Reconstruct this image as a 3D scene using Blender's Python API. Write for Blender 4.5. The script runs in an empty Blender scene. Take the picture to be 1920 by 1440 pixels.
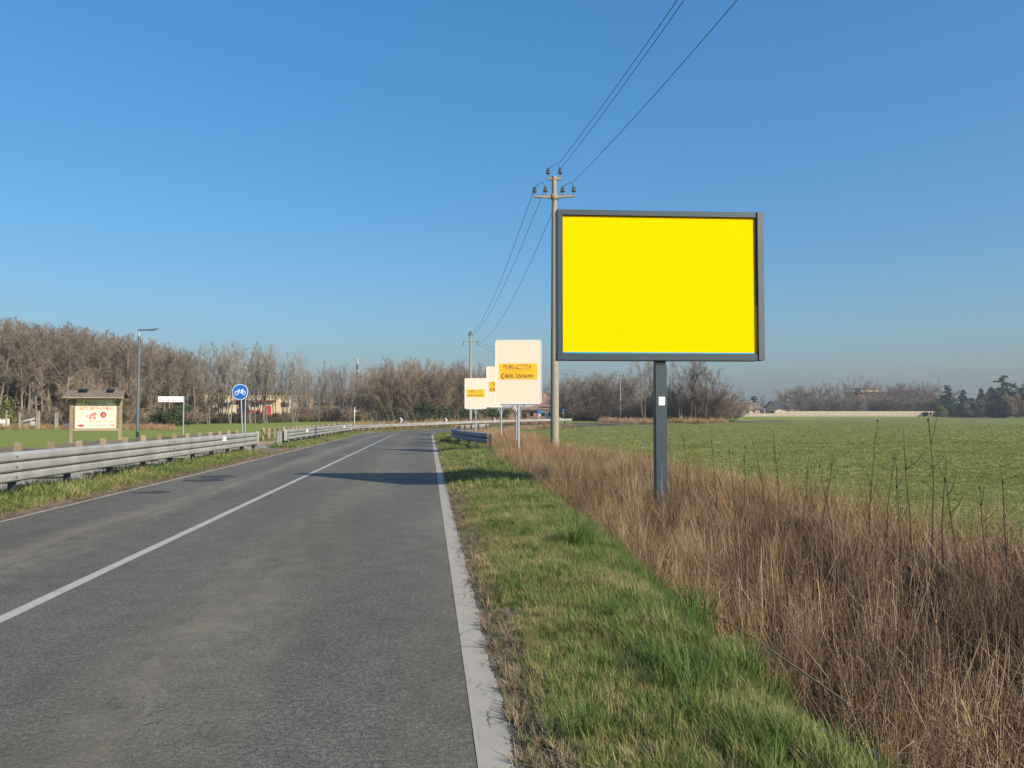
import bpy, bmesh, math, random
import numpy as np
from mathutils import Vector, Matrix, Euler

R = math.radians
SC = bpy.context.scene
COL = SC.collection

# ------------------------------------------------------------------ camera, sky, sun, exposure
CAM_H, FPX, HOR = 1.6, 1440.0, 775.0          # eye height, focal length and horizon row of the 1920 x 1440 photograph
cam_d = bpy.data.cameras.new('camera')
cam_d.sensor_width = 36.0
cam_d.lens = 27.0
cam_d.clip_start = 0.05
cam_d.clip_end = 6000.0
cam = bpy.data.objects.new('camera', cam_d)
COL.objects.link(cam)
cam.location = (0, 0, CAM_H)
cam.rotation_euler = (R(90) + math.atan(55 / FPX), 0, 0)
SC.camera = cam

SUN = Vector((1.23, -1.18, 1.0)).normalized()  # towards the sun: behind the camera, to the right, 30 degrees high
world = bpy.data.worlds.new('World')
SC.world = world
world.use_nodes = True
wn = world.node_tree
for n_ in list(wn.nodes):
    wn.nodes.remove(n_)
sky = wn.nodes.new('ShaderNodeTexSky')
sky.sky_type = 'NISHITA'
sky.sun_disc = False
sky.sun_elevation = math.asin(SUN.z)
sky.sun_rotation = math.atan2(SUN.x, SUN.y)
sky.altitude = 150
sky.air_density = 1.4
sky.dust_density = 3.0
sky.ozone_density = 10.0
bg = wn.nodes.new('ShaderNodeBackground')
bg.inputs['Strength'].default_value = 0.188
wo = wn.nodes.new('ShaderNodeOutputWorld')
hs_ = wn.nodes.new('ShaderNodeHueSaturation')       # the photograph's saturated rendition, the same over the whole sky
hs_.inputs['Saturation'].default_value = 1.29
gm_ = wn.nodes.new('ShaderNodeGamma')
gm_.inputs['Gamma'].default_value = .7
wn.links.new(sky.outputs[0], gm_.inputs['Color'])
wn.links.new(gm_.outputs[0], hs_.inputs['Color'])
wb_ = wn.nodes.new('ShaderNodeMix')                  # white balance, one constant factor
wb_.data_type = 'RGBA'
wb_.blend_type = 'MULTIPLY'
wb_.inputs[0].default_value = 1.0
wb_.inputs[7].default_value = (1.0, 1.0, 1.0, 1)
wn.links.new(hs_.outputs[0], wb_.inputs[6])
wn.links.new(wb_.outputs[2], bg.inputs[0])
wn.links.new(bg.outputs[0], wo.inputs[0])

sun_d = bpy.data.lights.new('sun', 'SUN')
sun_d.energy = 5.0
sun_d.angle = R(0.5)
sun_d.color = (1.0, 0.89, 0.72)
sun = bpy.data.objects.new('sun', sun_d)
COL.objects.link(sun)
sun.rotation_euler = SUN.to_track_quat('Z', 'Y').to_euler()

SC.view_settings.view_transform = 'Standard'
SC.view_settings.look = 'None'
SC.view_settings.exposure = 0.43
SC.view_settings.gamma = 1.0
SC.view_settings.use_curve_mapping = False
SC.cycles.max_bounces = 4
SC.cycles.diffuse_bounces = 2
SC.cycles.glossy_bounces = 2
SC.cycles.transmission_bounces = 3
SC.cycles.transparent_max_bounces = 8
SC.cycles.volume_bounces = 0

# ------------------------------------------------------------------ tags and small builders
def tag(o, label=None, cat=None, group=None, kind=None):
    if label: o['label'] = label
    if cat: o['category'] = cat
    if group: o['group'] = group
    if kind: o['kind'] = kind
    return o

def empty(name, loc, rz=0.0, label=None, cat=None, group=None):
    o = bpy.data.objects.new(name, None)
    COL.objects.link(o)
    o.location = loc
    o.rotation_euler = (0, 0, rz)
    o.empty_display_size = 0.2
    return tag(o, label, cat, group)

class MB:
    """collects shapes that become one mesh"""
    def __init__(s):
        s.v, s.f = [], []
    def add(s, vs, fs):
        b = len(s.v)
        s.v += [tuple(p) for p in vs]
        s.f += [tuple(i + b for i in f) for f in fs]
        return s
    def box(s, c, d, rot=None):
        hx, hy, hz = d[0] / 2, d[1] / 2, d[2] / 2
        p = [Vector((x, y, z)) for x in (-hx, hx) for y in (-hy, hy) for z in (-hz, hz)]
        if rot is not None:
            m = Euler(rot).to_matrix()
            p = [m @ q for q in p]
        c = Vector(c)
        return s.add([q + c for q in p], [(0, 1, 3, 2), (4, 6, 7, 5), (0, 4, 5, 1), (2, 3, 7, 6), (0, 2, 6, 4), (1, 5, 7, 3)])
    def tube(s, pts, rad, n=8, cap=True):
        pts = [Vector(p) for p in pts]
        if not hasattr(rad, '__len__'):
            rad = [rad] * len(pts)
        rings = []
        up = Vector((0, 0, 1))
        t0 = (pts[1] - pts[0]).normalized()
        a = t0.cross(up if abs(t0.z) < .9 else Vector((1, 0, 0))).normalized()
        vs = []
        for i, p in enumerate(pts):
            t = (pts[min(i + 1, len(pts) - 1)] - pts[max(i - 1, 0)]).normalized()
            a = (a - t * a.dot(t)).normalized()
            b = t.cross(a)
            for k in range(n):
                th = 2 * math.pi * k / n
                vs.append(p + (a * math.cos(th) + b * math.sin(th)) * rad[i])
        fs = []
        for i in range(len(pts) - 1):
            for k in range(n):
                k2 = (k + 1) % n
                fs.append((i * n + k, i * n + k2, (i + 1) * n + k2, (i + 1) * n + k))
        if cap:
            fs.append(tuple(range(n - 1, -1, -1)))
            fs.append(tuple((len(pts) - 1) * n + k for k in range(n)))
        return s.add(vs, fs)
    def lathe(s, prof, c=(0, 0, 0), n=12, axis='Z'):
        vs, fs = [], []
        for r, z in prof:
            for k in range(n):
                th = 2 * math.pi * k / n
                x, y = r * math.cos(th), r * math.sin(th)
                q = (x, y, z) if axis == 'Z' else (x, z, y)
                vs.append((q[0] + c[0], q[1] + c[1], q[2] + c[2]))
        for i in range(len(prof) - 1):
            for k in range(n):
                k2 = (k + 1) % n
                fs.append((i * n + k, i * n + k2, (i + 1) * n + k2, (i + 1) * n + k))
        fs.append(tuple(range(n - 1, -1, -1)))
        fs.append(tuple((len(prof) - 1) * n + k for k in range(n)))
        return s.add(vs, fs)
    def prism(s, poly, y0, y1):
        """polygon in the x-z plane, extruded along y"""
        n = len(poly)
        vs = [(x, y0, z) for x, z in poly] + [(x, y1, z) for x, z in poly]
        fs = [tuple(range(n)), tuple(range(2 * n - 1, n - 1, -1))]
        fs += [(i, i + n, (i + 1) % n + n, (i + 1) % n) for i in range(n)]
        return s.add(vs, fs)
    def build(s, name, mat, parent=None, bevel=0.0, smooth=False, loc=None):
        me = bpy.data.meshes.new(name)
        me.from_pydata(s.v, [], s.f)
        bm = bmesh.new()
        bm.from_mesh(me)
        bmesh.ops.recalc_face_normals(bm, faces=bm.faces)
        if bevel:
            bmesh.ops.bevel(bm, geom=[e for e in bm.edges if e.calc_face_angle(0) > .6], offset=bevel, segments=1, affect='EDGES', clamp_overlap=True)
        bm.to_mesh(me)
        bm.free()
        if smooth:
            for p in me.polygons:
                p.use_smooth = True
            me.set_sharp_from_angle(angle=R(45))
        me.materials.append(mat)
        o = bpy.data.objects.new(name, me)
        COL.objects.link(o)
        o.parent = parent
        if loc:
            o.location = loc
        return o

def link_copy(o, parent=None, **kw):
    c = o.copy()
    COL.objects.link(c)
    c.parent = parent
    for k, v in kw.items():
        setattr(c, k, v)
    return c

def copy_tree(o, parent=None):
    c = link_copy(o, parent)
    for ch in list(o.children):
        copy_tree(ch, c)
    return c

def mesh_np(name, V, F, mat, smooth=False):
    """mesh from a vertex array and an (n, 3) or (n, 4) face array"""
    me = bpy.data.meshes.new(name)
    V = np.asarray(V, dtype=np.float32)
    F = np.asarray(F, dtype=np.int32)
    me.vertices.add(len(V))
    me.vertices.foreach_set('co', V.ravel())
    k = F.shape[1]
    me.loops.add(F.size)
    me.loops.foreach_set('vertex_index', F.ravel())
    me.polygons.add(len(F))
    me.polygons.foreach_set('loop_start', np.arange(len(F), dtype=np.int32) * k)
    if smooth:
        me.polygons.foreach_set('use_smooth', np.ones(len(F), dtype=bool))
    me.update(calc_edges=True)
    for m in (mat if isinstance(mat, (list, tuple)) else [mat]):
        me.materials.append(m)
    return me

_fontcache = {}
def text_mesh(txt, size, shear=0.0, bold=0.0, space=1.0):
    c = bpy.data.curves.new('text', 'FONT')
    c.body = txt
    c.size = size
    c.shear = shear
    c.offset = bold
    c.space_character = space
    c.align_x = 'CENTER'
    c.align_y = 'CENTER'
    c.resolution_u = 2
    o = bpy.data.objects.new('text', c)
    COL.objects.link(o)
    bpy.context.view_layer.update()
    me = bpy.data.meshes.new_from_object(o.evaluated_get(bpy.context.evaluated_depsgraph_get()))
    bpy.data.objects.remove(o)
    return me

def lettering(name, txt, w, h, x, y, z, mat, parent, shear=0.0, bold=0.0):
    """flat letters in the local x-z plane facing -y, fitted to w x h around (x, y, z)"""
    me = text_mesh(txt, 1.0, shear, bold)
    n = len(me.vertices)
    co = np.zeros(n * 3, dtype=np.float32)
    me.vertices.foreach_get('co', co)
    co = co.reshape(-1, 3)
    lo, hi = co.min(0), co.max(0)
    q = np.zeros_like(co)
    q[:, 0] = (co[:, 0] - (lo[0] + hi[0]) / 2) / max(hi[0] - lo[0], 1e-6) * w
    q[:, 2] = (co[:, 1] - (lo[1] + hi[1]) / 2) / max(hi[1] - lo[1], 1e-6) * h
    me.vertices.foreach_set('co', q.ravel())
    me.update()
    me.materials.clear()
    me.materials.append(mat)
    o = bpy.data.objects.new(name, me)
    COL.objects.link(o)
    o.parent = parent
    o.location = (x, y, z)
    return o

# ------------------------------------------------------------------ materials
def nd(nt, t, props=None, **ins):
    n = nt.nodes.new(t)
    for k, v in (props or {}).items():
        setattr(n, k, v)
    for k, v in ins.items():
        key = int(k[1:]) if k[0] == 'i' and k[1:].isdigit() else k.replace('_', ' ')
        s = n.inputs[key]
        if isinstance(v, bpy.types.NodeSocket):
            nt.links.new(v, s)
        else:
            s.default_value = v
    return n

def c4(c):
    return (c[0], c[1], c[2], 1.0)

def new_mat(name):
    m = bpy.data.materials.new(name)
    m.use_nodes = True
    nt = m.node_tree
    b = nt.nodes['Principled BSDF']
    return m, nt, b

def ramp(nt, fac, stops):
    r = nt.nodes.new('ShaderNodeValToRGB')
    e = r.color_ramp.elements
    while len(e) < len(stops):
        e.new(0.5)
    for i, (p, c) in enumerate(stops):
        e[i].position = p
        e[i].color = c4(c) if hasattr(c, '__len__') else (c, c, c, 1)
    nt.links.new(fac, r.inputs[0])
    return r.outputs[0]

def mixc(nt, fac, a, b, mode='MIX'):
    n = nt.nodes.new('ShaderNodeMix')
    n.data_type = 'RGBA'
    n.blend_type = mode
    for k, v in ((0, fac), (6, a), (7, b)):
        if isinstance(v, bpy.types.NodeSocket):
            nt.links.new(v, n.inputs[k])
        else:
            n.inputs[k].default_value = v if k == 0 else c4(v)
    return n.outputs[2]

def math_(nt, op, a, b=0.0, c=0.0, clamp=False):
    n = nt.nodes.new('ShaderNodeMath')
    n.operation = op
    n.use_clamp = clamp
    for i, v in enumerate((a, b, c)):
        if isinstance(v, bpy.types.NodeSocket):
            nt.links.new(v, n.inputs[i])
        else:
            n.inputs[i].default_value = v
    return n.outputs[0]

def noise(nt, vec, scale, detail=3.0, rough=0.55, dist=0.0):
    n = nd(nt, 'ShaderNodeTexNoise', None, Scale=scale, Detail=detail, Roughness=rough, Distortion=dist)
    if vec is not None:
        nt.links.new(vec, n.inputs['Vector'])
    return n.outputs['Fac']

def bump(nt, b, h, strength=0.3, dist=0.01):
    n = nd(nt, 'ShaderNodeBump', None, Strength=strength, Distance=dist, Height=h)
    nt.links.new(n.outputs[0], b.inputs['Normal'])

def world_pos(nt):
    return nt.nodes.new('ShaderNodeNewGeometry').outputs['Position']

def obj_pos(nt):
    return nt.nodes.new('ShaderNodeTexCoord').outputs['Object']

def surf(name, c1, c2=None, rough=0.6, scale=4.0, metal=0.0, bmp=0.0, spec=0.4, stretch=None, detail=5.0, rnd=0.0):
    """painted, wooden, concrete ... surface: two tones mixed by noise, grain as bump"""
    m, nt, b = new_mat(name)
    c2 = c2 or tuple(x * .8 for x in c1)
    p = obj_pos(nt)
    if stretch:
        mp = nd(nt, 'ShaderNodeMapping', None, Vector=p, Scale=stretch)
        p = mp.outputs[0]
    f = noise(nt, p, scale, detail)
    col = ramp(nt, f, [(0.32, c1), (0.68, c2)])
    if rnd:
        oi = nt.nodes.new('ShaderNodeObjectInfo')
        k = math_(nt, 'MULTIPLY_ADD', oi.outputs['Random'], 2 * rnd, 1 - rnd)
        hs = nd(nt, 'ShaderNodeHueSaturation', None, Value=k, Color=col)
        col = hs.outputs[0]
    nt.links.new(col, b.inputs['Base Color'])
    b.inputs['Roughness'].default_value = rough
    b.inputs['Metallic'].default_value = metal
    b.inputs['Specular IOR Level'].default_value = spec
    if bmp:
        bump(nt, b, noise(nt, p, scale * 6, 4), bmp, 0.01)
    return m

def plant_mat(name, stops, patch=0.6, rnd=0.5, rough=0.7, trans=0.0):
    """leaf or stalk colour: chosen per plant and by patches over the ground"""
    m, nt, b = new_mat(name)
    oi = nt.nodes.new('ShaderNodeObjectInfo')
    f = noise(nt, world_pos(nt), patch, 3)
    f2 = noise(nt, world_pos(nt), patch * 14, 2)
    f = math_(nt, 'MULTIPLY_ADD', math_(nt, 'SUBTRACT', f, 0.5), 1.7, 0.5)
    k = math_(nt, 'MULTIPLY_ADD', math_(nt, 'SUBTRACT', oi.outputs['Random'], 0.5), rnd, f)
    k = math_(nt, 'MULTIPLY_ADD', math_(nt, 'SUBTRACT', f2, 0.5), 0.7, k)
    col = ramp(nt, k, stops)
    nt.links.new(col, b.inputs['Base Color'])
    b.inputs['Roughness'].default_value = rough
    b.inputs['Specular IOR Level'].default_value = 0.25
    if trans:
        tr = nd(nt, 'ShaderNodeBsdfTranslucent', None, Color=col)
        mx = nd(nt, 'ShaderNodeMixShader', None, Fac=trans)
        nt.links.new(b.outputs[0], mx.inputs[1])
        nt.links.new(tr.outputs[0], mx.inputs[2])
        nt.links.new(mx.outputs[0], nt.nodes['Material Output'].inputs[0])
    return m

M = {}
M['galv'] = surf('galvanised_steel', (.43, .425, .395), (.30, .29, .265), .5, 1.3, .2, .02, .45)
M['galv_dark'] = surf('weathered_shaded_steel', (.075, .075, .075), (.045, .043, .042), .5, 6, .4, .06, .5)  # old steel darkened further: the beam's shade on the posts is in this colour
M['galv_old'] = surf('old_grey_steel', (.33, .32, .30), (.24, .235, .225), .65, 5, .0, .1, .3)
M['zinc_post'] = surf('zinc_post', (.38, .40, .41), (.30, .32, .33), .45, 8, .3, .05)
M['frame'] = surf('slate_grey_powder_coat', (.048, .068, .084), (.040, .057, .071), .42, 14, .1, .03, .45)
M['frame_r'] = surf('grey_powder_coat_sunlit', (.080, .100, .114), (.066, .084, .097), .5, 8, .1, .03, .45)  # right bar only: frame coat made lighter, sunlight painted into the tone
M['yellow'] = surf('yellow_poster_paper', (.90, .555, .0), (.89, .545, .0), 1.0, .6, 0, 0, .0)
M['cyan'] = surf('blue_poster_edge', (.02, .25, .55), (.01, .42, .45), .5, 1.2, 0, 0, .3)
M['white'] = surf('white_paper', (.80, .79, .74), (.72, .71, .66), .7, 12)
M['cream'] = surf('cream_sign_sheet', (.68, .585, .46), (.66, .565, .44), .5, 1.5, 0, .01, .35)
M['orange'] = surf('amber_sticker', (.83, .45, .012), (.80, .42, .012), .5, 3)
M['ink'] = surf('dark_ink', (.10, .055, .035), (.085, .05, .03), .6)
M['ink_soft'] = surf('brown_ink', (.32, .20, .02), (.28, .17, .02), .6)
M['red_ink'] = surf('red_ink', (.55, .07, .05), (.5, .06, .05), .6)
M['pale_ink'] = surf('faded_ink', (.30, .27, .20), (.34, .30, .22), .6)
M['green_ink'] = surf('faded_green_ink', (.24, .27, .10), (.28, .29, .12), .6)
M['pink_ink'] = surf('faded_pink_ink', (.75, .22, .20), (.68, .16, .15), .6)
M['lime_ink'] = surf('faded_lime_ink', (.55, .56, .10), (.5, .52, .10), .6)
M['plum_ink'] = surf('plum_ink', (.22, .07, .07), (.28, .10, .08), .6)
M['poster'] = surf('sun_bleached_poster', (.78, .72, .55), (.76, .69, .52), .6, 2)
M['concrete'] = surf('concrete_pole', (.33, .295, .24), (.23, .205, .165), .85, 3.2, 0, .35, .2, (6, 6, 2))
M['concrete_grey'] = surf('grey_concrete', (.36, .33, .28), (.27, .25, .21), .85, 3, 0, .3, .2)
M['wood'] = surf('weathered_wood', (.34, .265, .175), (.23, .175, .115), .8, 3, 0, .35, .2, (9, 9, 1.2), rnd=.22)
M['wood_grey'] = surf('grey_board', (.17, .145, .115), (.11, .095, .075), .85, 3, 0, .35, .2, (2, 9, 9), rnd=.25)
M['wood_new'] = surf('fresh_broken_wood', (.55, .33, .15), (.48, .28, .12), .8, 3, 0, .2)
M['wood_dark'] = surf('dark_timber', (.10, .075, .05), (.06, .045, .032), .85, 3, 0, .3)
M['shingle'] = surf('grey_brown_roofing', (.17, .14, .11), (.11, .09, .075), .9, 5, 0, .4)
M['lamp'] = surf('grey_lamp_paint', (.12, .15, .165), (.10, .13, .145), .45, 5, .2)
M['black'] = surf('black_plastic', (.018, .018, .02), (.014, .014, .016), .5)
M['sign_blue'] = surf('traffic_blue', (.008, .13, .50), (.006, .115, .46), .4, 3)
M['sign_white'] = surf('reflective_white', (.72, .74, .76), (.68, .70, .72), .45, 4)
M['sign_back'] = surf('grey_sign_back', (.045, .055, .07), (.06, .07, .085), .5, 4, .2)
M['glass_ins'] = surf('glazed_insulator', (.09, .12, .12), (.07, .09, .09), .25, 8, 0, 0, .6)
M['wire'] = surf('aluminium_wire', (.06, .065, .075), (.05, .055, .06), .5, 2, .3)
M['bark_wood'] = surf('grey_brown_bark', (.24, .205, .16), (.12, .10, .078), .9, 1.6, 0, .4, .15, (3, 3, .6))
M['bark_pale'] = surf('pale_bark', (.24, .205, .165), (.13, .112, .09), .9, 1.6, 0, .4, .15, (3, 3, .6))
M['bark_dark'] = surf('dark_bark', (.075, .062, .052), (.05, .042, .035), .9, 1.6, 0, .4, .15)
def twig_mat(name, a, b):
    m, nt, bs = new_mat(name)
    oi = nt.nodes.new('ShaderNodeObjectInfo')
    f = noise(nt, world_pos(nt), .35, 3)
    k = math_(nt, 'MULTIPLY_ADD', math_(nt, 'SUBTRACT', oi.outputs['Random'], .5), .6, f)
    nt.links.new(ramp(nt, k, [(.25, a), (.75, b)]), bs.inputs['Base Color'])
    bs.inputs['Roughness'].default_value = .85
    bs.inputs['Specular IOR Level'].default_value = .15
    return m
M['twig_wood'] = twig_mat('brown_twigs', (.168, .141, .115), (.230, .183, .138))
M['twig_pale'] = twig_mat('grey_twigs', (.215, .185, .155), (.30, .255, .21))
M['twig_rust'] = twig_mat('russet_twigs', (.205, .158, .115), (.27, .205, .145))
M['twig_far'] = twig_mat('grey_far_twigs', (.165, .135, .108), (.23, .185, .145))
M['needle'] = plant_mat('dark_needles', [(.2, (.020, .042, .020)), (.8, (.055, .092, .040))], .5, .5)
M['ivy'] = plant_mat('ivy_leaves', [(.2, (.028, .042, .018)), (.8, (.075, .095, .035))], .8, .5)
M['blossom'] = plant_mat('white_blossom', [(.2, (.60, .60, .48)), (.8, (.75, .75, .66))], 1, .3)
M['yellow_leaf'] = plant_mat('olive_leaves', [(.2, (.09, .10, .03)), (.8, (.17, .16, .05))], 1, .4)
M['wall_cream'] = surf('cream_render', (.58, .47, .31), (.50, .40, .26), .9, .6, 0, .1)
M['wall_white'] = surf('white_render', (.68, .64, .55), (.58, .54, .46), .9, .6, 0, .1)
M['wall_brick'] = surf('red_brick_render', (.33, .13, .085), (.25, .10, .07), .9, 1, 0, .1)
M['wall_pink'] = surf('pink_render', (.48, .25, .18), (.40, .20, .15), .9, 1, 0, .1)
M['roof_dark'] = surf('dark_roof', (.075, .075, .08), (.055, .055, .06), .85, 3, 0, .2)
M['roof_tile'] = surf('faded_roof_tiles', (.30, .19, .13), (.22, .14, .10), .9, 4, 0, .3)
M['roof_old'] = surf('weathered_roof_tiles', (.17, .125, .10), (.12, .09, .075), .9, 4, 0, .3)
M['wall_long'] = surf('precast_wall', (.40, .335, .25), (.29, .24, .18), .9, .35, 0, .15)
M['red_paint'] = surf('red_paint', (.45, .03, .03), (.38, .03, .03), .5, 2)
M['dark_red'] = surf('dark_red_paint', (.13, .015, .02), (.10, .015, .02), .6, 2)
M['glass'] = surf('window_glass', (.03, .035, .04), (.02, .025, .03), .15, 2, 0, 0, .6)
M['tyre'] = surf('tyre_rubber', (.02, .02, .02), (.015, .015, .015), .9)
M['tarp_blue'] = surf('blue_plastic', (.02, .08, .30), (.015, .06, .24), .5)
M['carton'] = surf('dirty_plastic_white', (.46, .46, .43), (.36, .36, .33), .6)

# ------------------------------------------------------------------ the lie of the land
P0 = np.array([-3.40, 0.0]); U = np.array([-.1074, .9942]); NR = np.array([.9942, .1074])   # road axis, right-hand normal
L1, RAD = 72.4, 45.0
P1 = P0 + U * L1
CC = P1 + NR * RAD
PHI0 = math.atan2(-NR[1], -NR[0])
DARC = R(51.2)
L2 = L1 + RAD * DARC
PHI2 = PHI0 - DARC
P2 = CC + RAD * np.array([math.cos(PHI2), math.sin(PHI2)])
U2 = np.array([math.sin(PHI2), -math.cos(PHI2)])
N2 = np.array([U2[1], -U2[0]])

def road_xy(a, off):
    """distance along the road axis, metres to the right of it -> plan position"""
    a = np.asarray(a, float); off = np.asarray(off, float)
    ph = PHI0 - (a - L1) / RAD
    sx = P0[0] + U[0] * a + NR[0] * off; sy = P0[1] + U[1] * a + NR[1] * off
    cx = CC[0] + (RAD - off) * np.cos(ph); cy = CC[1] + (RAD - off) * np.sin(ph)
    lx = P2[0] + U2[0] * (a - L2) + N2[0] * off; ly = P2[1] + U2[1] * (a - L2) + N2[1] * off
    x = np.where(a < L1, sx, np.where(a < L2, cx, lx)); y = np.where(a < L1, sy, np.where(a < L2, cy, ly))
    return x, y

def road_coords(x, y):
    x = np.asarray(x, float); y = np.asarray(y, float)
    a = (x - P0[0]) * U[0] + (y - P0[1]) * U[1]
    o = (x - P0[0]) * NR[0] + (y - P0[1]) * NR[1]
    dx, dy = x - CC[0], y - CC[1]
    r = np.hypot(dx, dy)
    pr = (PHI0 - np.arctan2(dy, dx) + math.pi) % (2 * math.pi) - math.pi
    a2 = (x - P2[0]) * U2[0] + (y - P2[1]) * U2[1] + L2
    o2 = (x - P2[0]) * N2[0] + (y - P2[1]) * N2[1]
    A = np.where(a < L1, a, np.where(pr < DARC, L1 + RAD * pr, a2))
    O = np.where(a < L1, o, np.where(pr < DARC, RAD - r, o2))
    return A, O

def sst(a, b, x):
    t = np.clip((np.asarray(x, float) - a) / (b - a), 0, 1)
    return t * t * (3 - 2 * t)

def zroad(a):
    a = np.asarray(a, float)
    return -.006 * np.clip(a, -30, 75) + .40 * sst(88, 128, a)

EDGE_R, EDGE_L = 3.80, -3.22
def ground_z(x, y):
    x = np.asarray(x, float); y = np.asarray(y, float)
    a, o = road_coords(x, y)
    zr = zroad(a)
    zf = .35 * sst(110, 300, y) * (x > 0) + .04 * np.sin(x * .11 + 1) * np.sin(y * .09) * sst(12, 40, y)
    t = np.where(o > 0, sst(9, 34, o), sst(9.5, 24, -o))
    z = zr * (1 - t) + zf * t
    e = o - EDGE_R
    dd = .62 * (1 - sst(8, 19, a)) + .13
    prof = np.where(e < 0, -.07, .045 * sst(-.02, .5, e) - (dd + .045) * sst(1.7, 2.9, e + .4 * (1 - sst(5, 11, a))) + dd * sst(3.5, 5.3, e))
    el = EDGE_L - o
    profl = np.where(el < 0, -.07, .05 * sst(-.02, .5, el))
    w = .022 * np.sin(x * 3.1 + y * 1.3) * np.sin(y * 2.3 - x) * sst(.1, .6, np.abs(o) - 3.9)
    return z + np.where(o > 0, prof, profl) + w

def gz(x, y):
    return float(ground_z(x, y))

def at(px, d):
    """plan position at distance d along the bearing of photo column px"""
    return ((px - 960) / FPX * d, d)

def height(py, d):
    return CAM_H + (HOR - py) / FPX * d

# ------------------------------------------------------------------ ground sheet
def grow(lo, hi, fine_lo, fine_hi, step, g=1.12, mx=120):
    c = list(np.arange(fine_lo, fine_hi, step))
    s, v = step, fine_lo
    left = []
    while v > lo:
        s = min(s * g, mx); v -= s; left.append(v)
    s, v = step, c[-1]
    right = []
    while v < hi:
        s = min(s * g, mx); v += s; right.append(v)
    return np.array(left[::-1] + c + right)

def ground_material():
    m, nt, b = new_mat('field_ground')
    pos = world_pos(nt)
    zn = nd(nt, 'ShaderNodeAttribute', {'attribute_name': 'zone'})
    sep = nd(nt, 'ShaderNodeSeparateColor', None, Color=zn.outputs['Color'])
    n1 = noise(nt, pos, 1.1, 6, .65)
    n2 = noise(nt, pos, 9, 5, .7)
    n3 = noise(nt, pos, .05, 4, .6)
    crop = ramp(nt, n2, [(.30, (.135, .118, .055)), (.45, (.150, .160, .050)), (.64, (.205, .215, .066))])
    crop = mixc(nt, math_(nt, 'MULTIPLY', ramp(nt, n1, [(.42, 0), (.75, 1)]), .5), crop, (.20, .185, .070))
    crop = mixc(nt, math_(nt, 'MULTIPLY', ramp(nt, n3, [(.35, 0), (.7, 1)]), .55), crop, (.100, .140, .036))
    lawn = ramp(nt, n2, [(.3, (.155, .185, .044)), (.7, (.215, .260, .062))])
    lawn = mixc(nt, math_(nt, 'MULTIPLY', ramp(nt, n3, [(.4, 0), (.7, 1)]), .4), lawn, (.19, .205, .055))
    verge = ramp(nt, n2, [(.3, (.055, .05, .026)), (.5, (.06, .068, .022)), (.7, (.10, .085, .045))])
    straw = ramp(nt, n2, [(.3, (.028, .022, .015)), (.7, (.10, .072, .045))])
    dirt = ramp(nt, n2, [(.25, (.13, .10, .07)), (.75, (.30, .235, .165))])
    col = mixc(nt, sep.outputs[2], crop, lawn)
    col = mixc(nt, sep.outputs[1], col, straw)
    col = mixc(nt, sep.outputs[0], col, verge)
    col = mixc(nt, zn.outputs['Alpha'], col, dirt)
    nt.links.new(col, b.inputs['Base Color'])
    b.inputs['Roughness'].default_value = .95
    b.inputs['Specular IOR Level'].default_value = .1
    bump(nt, b, math_(nt, 'ADD', n2, n1), .9, .06)
    return m

def make_ground():
    xs = grow(-2600, 2600, -16, 13, .28)
    ys = grow(-60, 3500, -1, 46, .3)
    X, Y = np.meshgrid(xs, ys)
    Z = ground_z(X, Y)
    V = np.stack([X.ravel(), Y.ravel(), Z.ravel()], 1)
    nx, ny = len(xs), len(ys)
    i = np.arange((nx - 1) * (ny - 1))
    r, c = i // (nx - 1), i % (nx - 1)
    q = r * nx + c
    F = np.stack([q, q + 1, q + nx + 1, q + nx], 1)
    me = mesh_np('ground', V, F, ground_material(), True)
    a, o = road_coords(V[:, 0], V[:, 1])
    zone = np.zeros((len(V), 4), np.float32)
    e = o - EDGE_R
    zone[:, 0] = np.where(o > 0, (1 - sst(1.9, 2.6, e)) * (a < 140), 1 - sst(3.5, 4.6, -o + EDGE_L))
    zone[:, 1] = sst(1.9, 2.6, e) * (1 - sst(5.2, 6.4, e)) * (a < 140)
    zone[:, 2] = (o < -5)
    zone[:, 3] = np.maximum((np.abs(o) < 4.05) * .8, ((a > 33.5) & (a < 41.5) & (o < -3.2) & (o > -8)) * .9)
    at_ = me.attributes.new('zone', 'FLOAT_COLOR', 'POINT')
    at_.data.foreach_set('color', zone.ravel())
    g = bpy.data.objects.new('ground', me)
    COL.objects.link(g)
    tag(g, kind='structure')
make_ground()

# ------------------------------------------------------------------ road and markings
def strip(name, a0, a1, o0, o1, lift, mat, step=.5, cross=1, jag=None, seed=0, kind='structure'):
    """a ribbon lying on the road line between two offsets; jag roughens its outer edge"""
    rng = np.random.default_rng(seed)
    A = np.arange(a0, a1 + step * .5, step)
    k = cross + 1
    V, UV = [], []
    for j in range(k):
        off = np.full(len(A), o0 + (o1 - o0) * j / cross)
        if jag and j == cross:
            wob = np.convolve(rng.normal(0, 1, len(A) + 8), np.ones(9) / 9, 'valid') * 3
            off = off + np.clip(wob * jag * .5 + rng.normal(0, jag * .35, len(A)), -2.5 * jag, 1.2 * jag)
        x, y = road_xy(A, off)
        V.append(np.stack([x, y, zroad(A) + lift], 1))
        UV.append(np.stack([off, A], 1))
    V = np.concatenate(V); UV = np.concatenate(UV)
    n = len(A)
    F = []
    for j in range(cross):
        i = np.arange(n - 1)
        F.append(np.stack([j * n + i, (j + 1) * n + i, (j + 1) * n + i + 1, j * n + i + 1], 1))
    F = np.concatenate(F)
    me = mesh_np(name, V, F, mat, True)
    uv = me.uv_layers.new(name='UVMap')
    uv.data.foreach_set('uv', UV[F.ravel()].astype(np.float32).ravel())
    o = bpy.data.objects.new(name, me)
    COL.objects.link(o)
    tag(o, kind=kind)
    return o

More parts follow.
